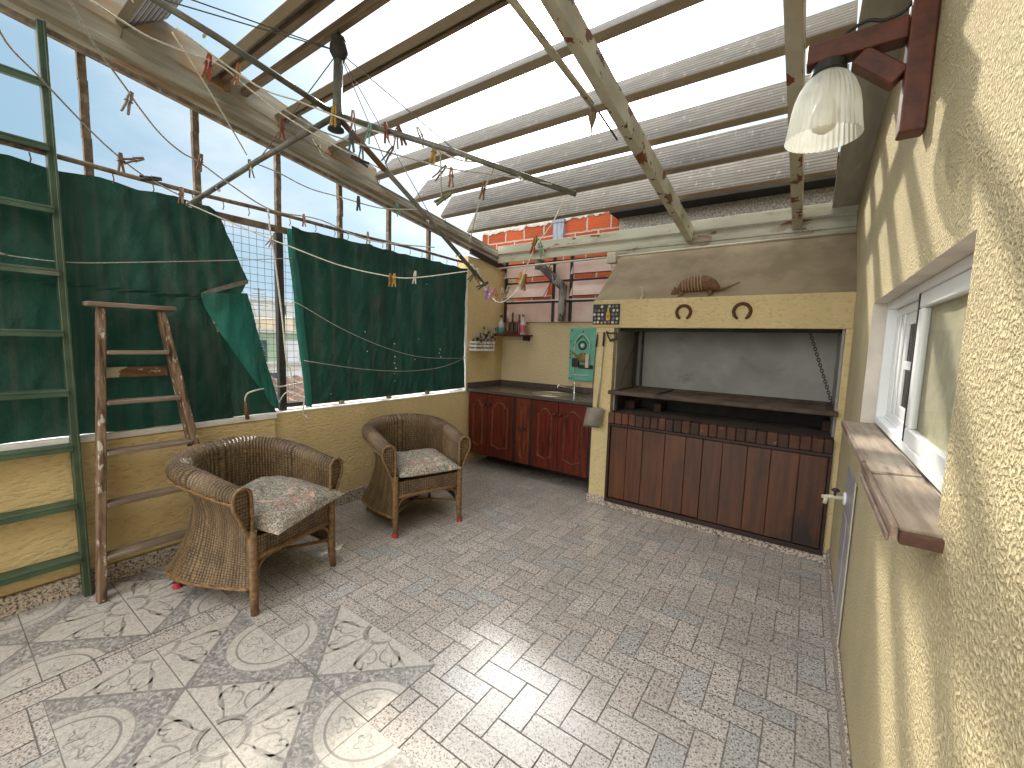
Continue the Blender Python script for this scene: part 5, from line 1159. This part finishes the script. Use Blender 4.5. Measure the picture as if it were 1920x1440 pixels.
# pegs
def peg_proto(key):
    r=thing('clothes_peg','','clothes peg'); m=PM[key]
    for s in (-1,1):
        b=MB(); pr=[(.0,.036),(.0045,.036),(.0075,.012),(.0062,-.004),(.0105,-.036),(.0058,-.036),(.0012,-.008),(.0018,.012)]
        b.prism(pr,.0105,lambda u,v,w:(s*(u+.0004),w-.00525,v)); b.build('jaw',m,r,local=True)
    b=MB(); b.tube([(-.010,-.0065,.004),(.010,-.0065,.004),(.010,.0065,.004),(-.010,.0065,.004)],.0013,5,closed=True); b.build('spring',m_wire,r,local=True)
    return r
PINS=[(-2.556,.619,2.462,'grey',15,'grey wooden peg hanging alone on the cord high beside the gutter'),
(-2.847,.648,2.279,'brown',0,'brown peg hanging upright on the cord near the green ladder top'),
(-2.846,.697,2.308,'brown',65,'brown peg lying sideways on the cord near the green ladder top'),
(-2.898,.777,2.254,'dark',80,'thin dark peg lying flat along the rail above the left tarpaulin'),
(-2.959,.925,2.222,'brown',5,'brown peg at the lower end of the clothesline arm by the fence rail'),
(-2.292,.838,2.639,'red',8,'bright red peg on the cord in front of the gutter'),
(-2.279,.952,2.657,'orange',8,'orange brown peg next to the bright red peg'),
(-2.741,.947,2.361,'brown',10,'brown peg against the rusty post above the left tarpaulin'),
(-2.703,1.182,2.401,'slate',-6,'slate grey peg where the cord crosses the long lower arm'),
(-2.321,1.171,2.517,'rust',0,'rust coloured peg on the arm in front of the gutter'),
(-2.239,1.322,2.463,'olive',-35,'olive peg tilted on the cord just below the clothesline post'),
(-2.072,1.307,2.574,'yellow',5,'yellow peg clipped to the clothesline post'),
(-2.067,1.406,2.491,'slate',0,'long dark slate peg hanging just right of the clothesline post'),
(-2.004,1.374,2.559,'orange',0,'orange brown peg standing above the dark slate peg by the post'),
(-1.937,1.417,2.5,'teal',10,'pale teal peg on the cord beside the rusty arm sleeve'),
(-2.079,1.477,2.477,'grey',5,'grey peg hanging under the pale teal peg'),
(-1.869,1.474,2.509,'rust',-5,'rust coloured peg, leftmost of the three hung close together on the long arm'),
(-1.837,1.513,2.488,'rust',3,'rust coloured peg in the middle of the three on the long arm'),
(-1.822,1.532,2.507,'brown',-20,'brown slanted peg, rightmost of the three on the long arm'),
(-1.739,1.596,2.505,'olive',-25,'olive peg slanting across the long arm toward the rafters'),
(-1.917,1.526,2.431,'brown',30,'brown peg tilted at the end of the rusty arm sleeve'),
(-2.166,1.527,2.452,'dark',-70,'dark peg lying flat on the cord under the rusty sleeve'),
(-1.678,1.673,2.34,'grey',40,'grey brown peg tilted on the hanging string under the long arm'),
(-1.622,1.7,2.314,'orange',0,'orange brown peg hanging straight beside the tilted grey brown peg'),
(-1.651,1.672,2.202,'olive',55,'olive peg tilted at the bottom of the hanging string'),
(-1.695,1.642,2.43,'yellow',10,'yellow peg hanging just below the long arm'),
(-1.539,1.868,2.284,'brown',10,'brown peg on the zigzag cord in front of the lower boards'),
(-2.255,1.871,2.292,'green',-10,'green peg on the cord in front of the gutter end'),
(-2.417,1.691,2.304,'dark',0,'small dark peg above the second tarpaulin in front of the gutter'),
(-3.135,1.729,2.307,'rust',0,'rust coloured peg clipped over the fence rail at the mesh gap'),
(-3.162,1.501,2.116,'tan',30,'tan peg tilted on the rope in the mesh gap'),
(-3.112,2.267,2.293,'tan',0,'tan peg clipped over the rail above the right tarpaulin'),
(-2.393,1.923,1.855,'orange',0,'orange brown peg, left one of the pair in front of the right tarpaulin'),
(-2.378,1.942,1.856,'yellow',2,'yellow peg, right one of the pair in front of the right tarpaulin'),
(-2.287,2.048,1.884,'pale',5,'pale peg alone on the white cord before the right tarpaulin'),
(-1.994,2.321,1.915,'dark',35,'dark peg crossed on the lowest arm tip'),
(-1.899,2.322,1.843,'dark',60,'dark peg, first on the cord below the lowest arm tip'),
(-1.85,2.31,1.788,'purple',10,'purple peg in the cluster at the lowest cord'),
(-1.806,2.308,1.778,'pink',20,'pink peg next to the purple one in the cluster'),
(-1.761,2.304,1.765,'orange',-15,'orange brown peg in the middle of the lowest peg cluster'),
(-1.711,2.292,1.766,'tan',10,'tan peg in the lowest peg cluster'),
(-1.662,2.278,1.776,'olive',25,'olive peg at the right end of the lowest peg cluster'),
(-1.497,2.199,1.838,'yellow',0,'yellow peg on the slanting cord before the louvre window'),
(-1.466,2.196,1.823,'orange',8,'orange peg beside the yellow one before the louvre window'),
(-1.293,2.022,1.994,'orange',12,'orange brown peg on the cord in front of the channel beam'),
(-1.25,2.025,1.976,'green',-15,'green peg beside the orange one in front of the channel beam'),
(-1.49,2.191,1.801,'pale',20,'pale peg under the yellow one before the louvre window'),
(-1.961,2.336,1.892,'brown',-40,'brown peg just under the crossed dark peg on the lowest arm tip')]
protos={}
random.seed(6)
for x,y,z,k,ang,lab in PINS:
    if k in protos: o=copy_tree(protos[k])
    else: o=peg_proto(k); protos[k]=o
    d=V((x,y,0)).normalized(); side=V((d.y,-d.x,0))
    rot=Matrix.Rotation(radians(ang),4,d)@Matrix.Rotation(atan2(side.y,side.x)+random.uniform(-.6,.6),4,'Z')
    o.rotation_euler=rot.to_euler(); sc=(1.38 if sqrt(x*x+y*y)<2.75 else 1.25)*(1.1 if k in('slate','tan','red') else 1.0); o.scale=(sc,sc,sc)
    o.location=(x,y,z-.004); tag(o,lab,'clothes peg','clothes pegs on the cords')
# ------------------------------------------------------------------ outside
def outside():
    g=MB(); g.bx(-260,260,-260,260,-6.2,-6); o=g.build('ground',M('city_ground',(.20,.19,.17),(.12,.13,.09),.08,rough=.95)); tag(o,None,kind='structure')
    def bld(x,y,w,d,z0,z1,m,label,win=0,nm='house'):
        r=thing(nm,label,'building',(x,y,-6))
        b=MB(); b.bx(x-w/2,x+w/2,y-d/2,y+d/2,-6,z1); b.build('walls',m,r)
        b=MB(); b.bx(x-w/2-.1,x+w/2+.1,y-d/2-.1,y+d/2+.1,z1+.001,z1+.16); b.build('parapet',m_pal,r)
        for k in range(win):
            b=MB(); yy=y-d/2+d*(k+.5)/win; b.bx(x+w/2+.003,x+w/2+.04,yy-.45,yy+.45,z1-1.5,z1-.35); b.build('window',m_winw if k%2 else m_wind,r)
        return r
    global m_pal,m_winw,m_wind
    m_pal=M('pale_parapet',(.55,.54,.50),(.42,.41,.38),2,rough=.9); m_winw=M('white_shutter',(.62,.63,.66),(.55,.56,.6),2,rough=.8); m_wind=M('dark_window',(.07,.08,.09),(.05,.05,.06),2,rough=.3)
    mg=M('green_wall',(.33,.42,.30),(.28,.36,.26),1,rough=.9); mw=M('white_wall',(.62,.60,.56),(.52,.50,.47),1,rough=.9); mo=M('tan_wall',(.45,.38,.29),(.38,.32,.25),1,rough=.9)
    bld(-24.5,11.2,8,6.0,-6,1.55,mg,'pale green house seen through the mesh gap',4)
    bld(-24.0,9.9,7.4,2.2,-6,.05,mw,'low white building in front of the green house',2)
    bld(-42,14,8,5,-6,3.4,mw,'white block rising behind the green house',2)
    bld(-40,21.5,7,5,-6,2.9,mo,'tan block farthest right in the mesh gap',2)
    bld(-60,24.5,9,9,-6,5.6,mw,'distant white tower seen above the green house',3)
    r=thing('tiled_roof','dark brown corrugated roof just below the mesh gap','roof',(-12,6.2,-1.4))
    b=MB(); b.grid(lambda u,v:(lerp(-16.5,-9.0,v),lerp(2,11,u),lerp(-.15,-1.05,v)+.07*sin(u*9*pi*4)),170,14); b.build('roof_sheet',M('roof_tiles',(.16,.095,.07),(.09,.06,.05),5,rough=.9,spots=(((.34,.30,.27),3,.6,.7,(1,1,1)),)),r)
    b=MB(); b.bx(-17,-9.4,2,11,-6,-1.2); b.build('walls',mo,r)
    r=thing('flat_roof','white painted flat roof below the terrace fence','roof',(-6.3,3.4,-1))
    b=MB(); b.bx(-9.0,-3.6,-2,9,-6,-1.0); b.build('slab',M('white_roof',(.66,.64,.60),(.5,.48,.45),1.3,rough=.9),r); b=MB(); b.bx(-9.0,-8.8,-2,9,-.999,-.55); b.build('parapet',m_pal,r)
    # tree
    random.seed(8)
    t=thing('leafy_tree','rounded green tree beside the green house','tree',(-21.5,8.15,-6))
    b=MB(); b.tube([(-21.5,8.15,-6),(-21.45,8.2,-2.5),(-21.4,8.1,.2)],[.22,.17,.08],8)
    for k in range(7):
        a=k*.9; b.tube([(-21.45,8.15,-1.2+.15*k),(-21.45+.7*cos(a),8.15+.7*sin(a),.1+.12*k)],[.07,.02],6)
    b.build('trunk',M('bark',(.10,.075,.05),(.06,.045,.03),9,rough=.95),t)
    def leaves(col1,nm,cx,cy,cz,rx,rz,n,ls):
        b=MB()
        for i in range(n):
            a=random.uniform(0,2*pi); ph=random.uniform(-.9,1); rr=random.uniform(.45,1)**.6
            k=1+.35*NZ.noise(V((a*1.2,ph*2,cx)))
            p=V((cx+rx*rr*k*cos(a)*sqrt(max(0,1-ph*ph)),cy+rx*rr*k*sin(a)*sqrt(max(0,1-ph*ph)),cz+rz*rr*k*ph))
            u=V((random.gauss(0,1),random.gauss(0,1),random.gauss(0,1))).normalized(); w=u.orthogonal().normalized(); s=random.uniform(.6,1.3)*ls
            b.add([p-u*s,p+w*s*.5,p+u*s,p-w*s*.5],[(0,1,2,3)])
        return b
    ml=M('leaf_green',(.055,.085,.028),(.10,.11,.04),3,rough=.7)
    leaves(0,'c',-21.4,8.1,.55,1.35,1.2,2600,.11).build('crown',ml,t,recalc=False)
    for i,(x,y,z,rx) in enumerate([(-48,12.5,1.0,2.6),(-46,25.5,1.0,2.2),(-70,31,1.6,3.6)]):
        t=thing('distant_tree',['hazy dark tree left of the white block','dark tree beyond the tan block','far tree on the skyline behind the houses'][i],'tree',(x,y,-6))
        b=MB(); b.tube([(x,y,-6),(x,y,z)],[.3,.1],6); b.build('trunk',bpy.data.materials['bark'],t)
        leaves(0,'c',x,y,z,rx,rx*.8,900,.28).build('crown',ml,t,recalc=False)
    # antenna
    r=thing('antenna','thin roof antenna above the green house','antenna',(-26,11.6,1.7)); b=MB(); b.tube([(-26,11.6,1.7),(-26,11.6,4.1)],.03,5)
    for k in range(5): b.tube([(-26,11.3-.05*k,4.0-.22*k),(-26,11.9+.05*k,4.0-.22*k)],.018,4)
    b.build('mast',m_wire,r)
outside()
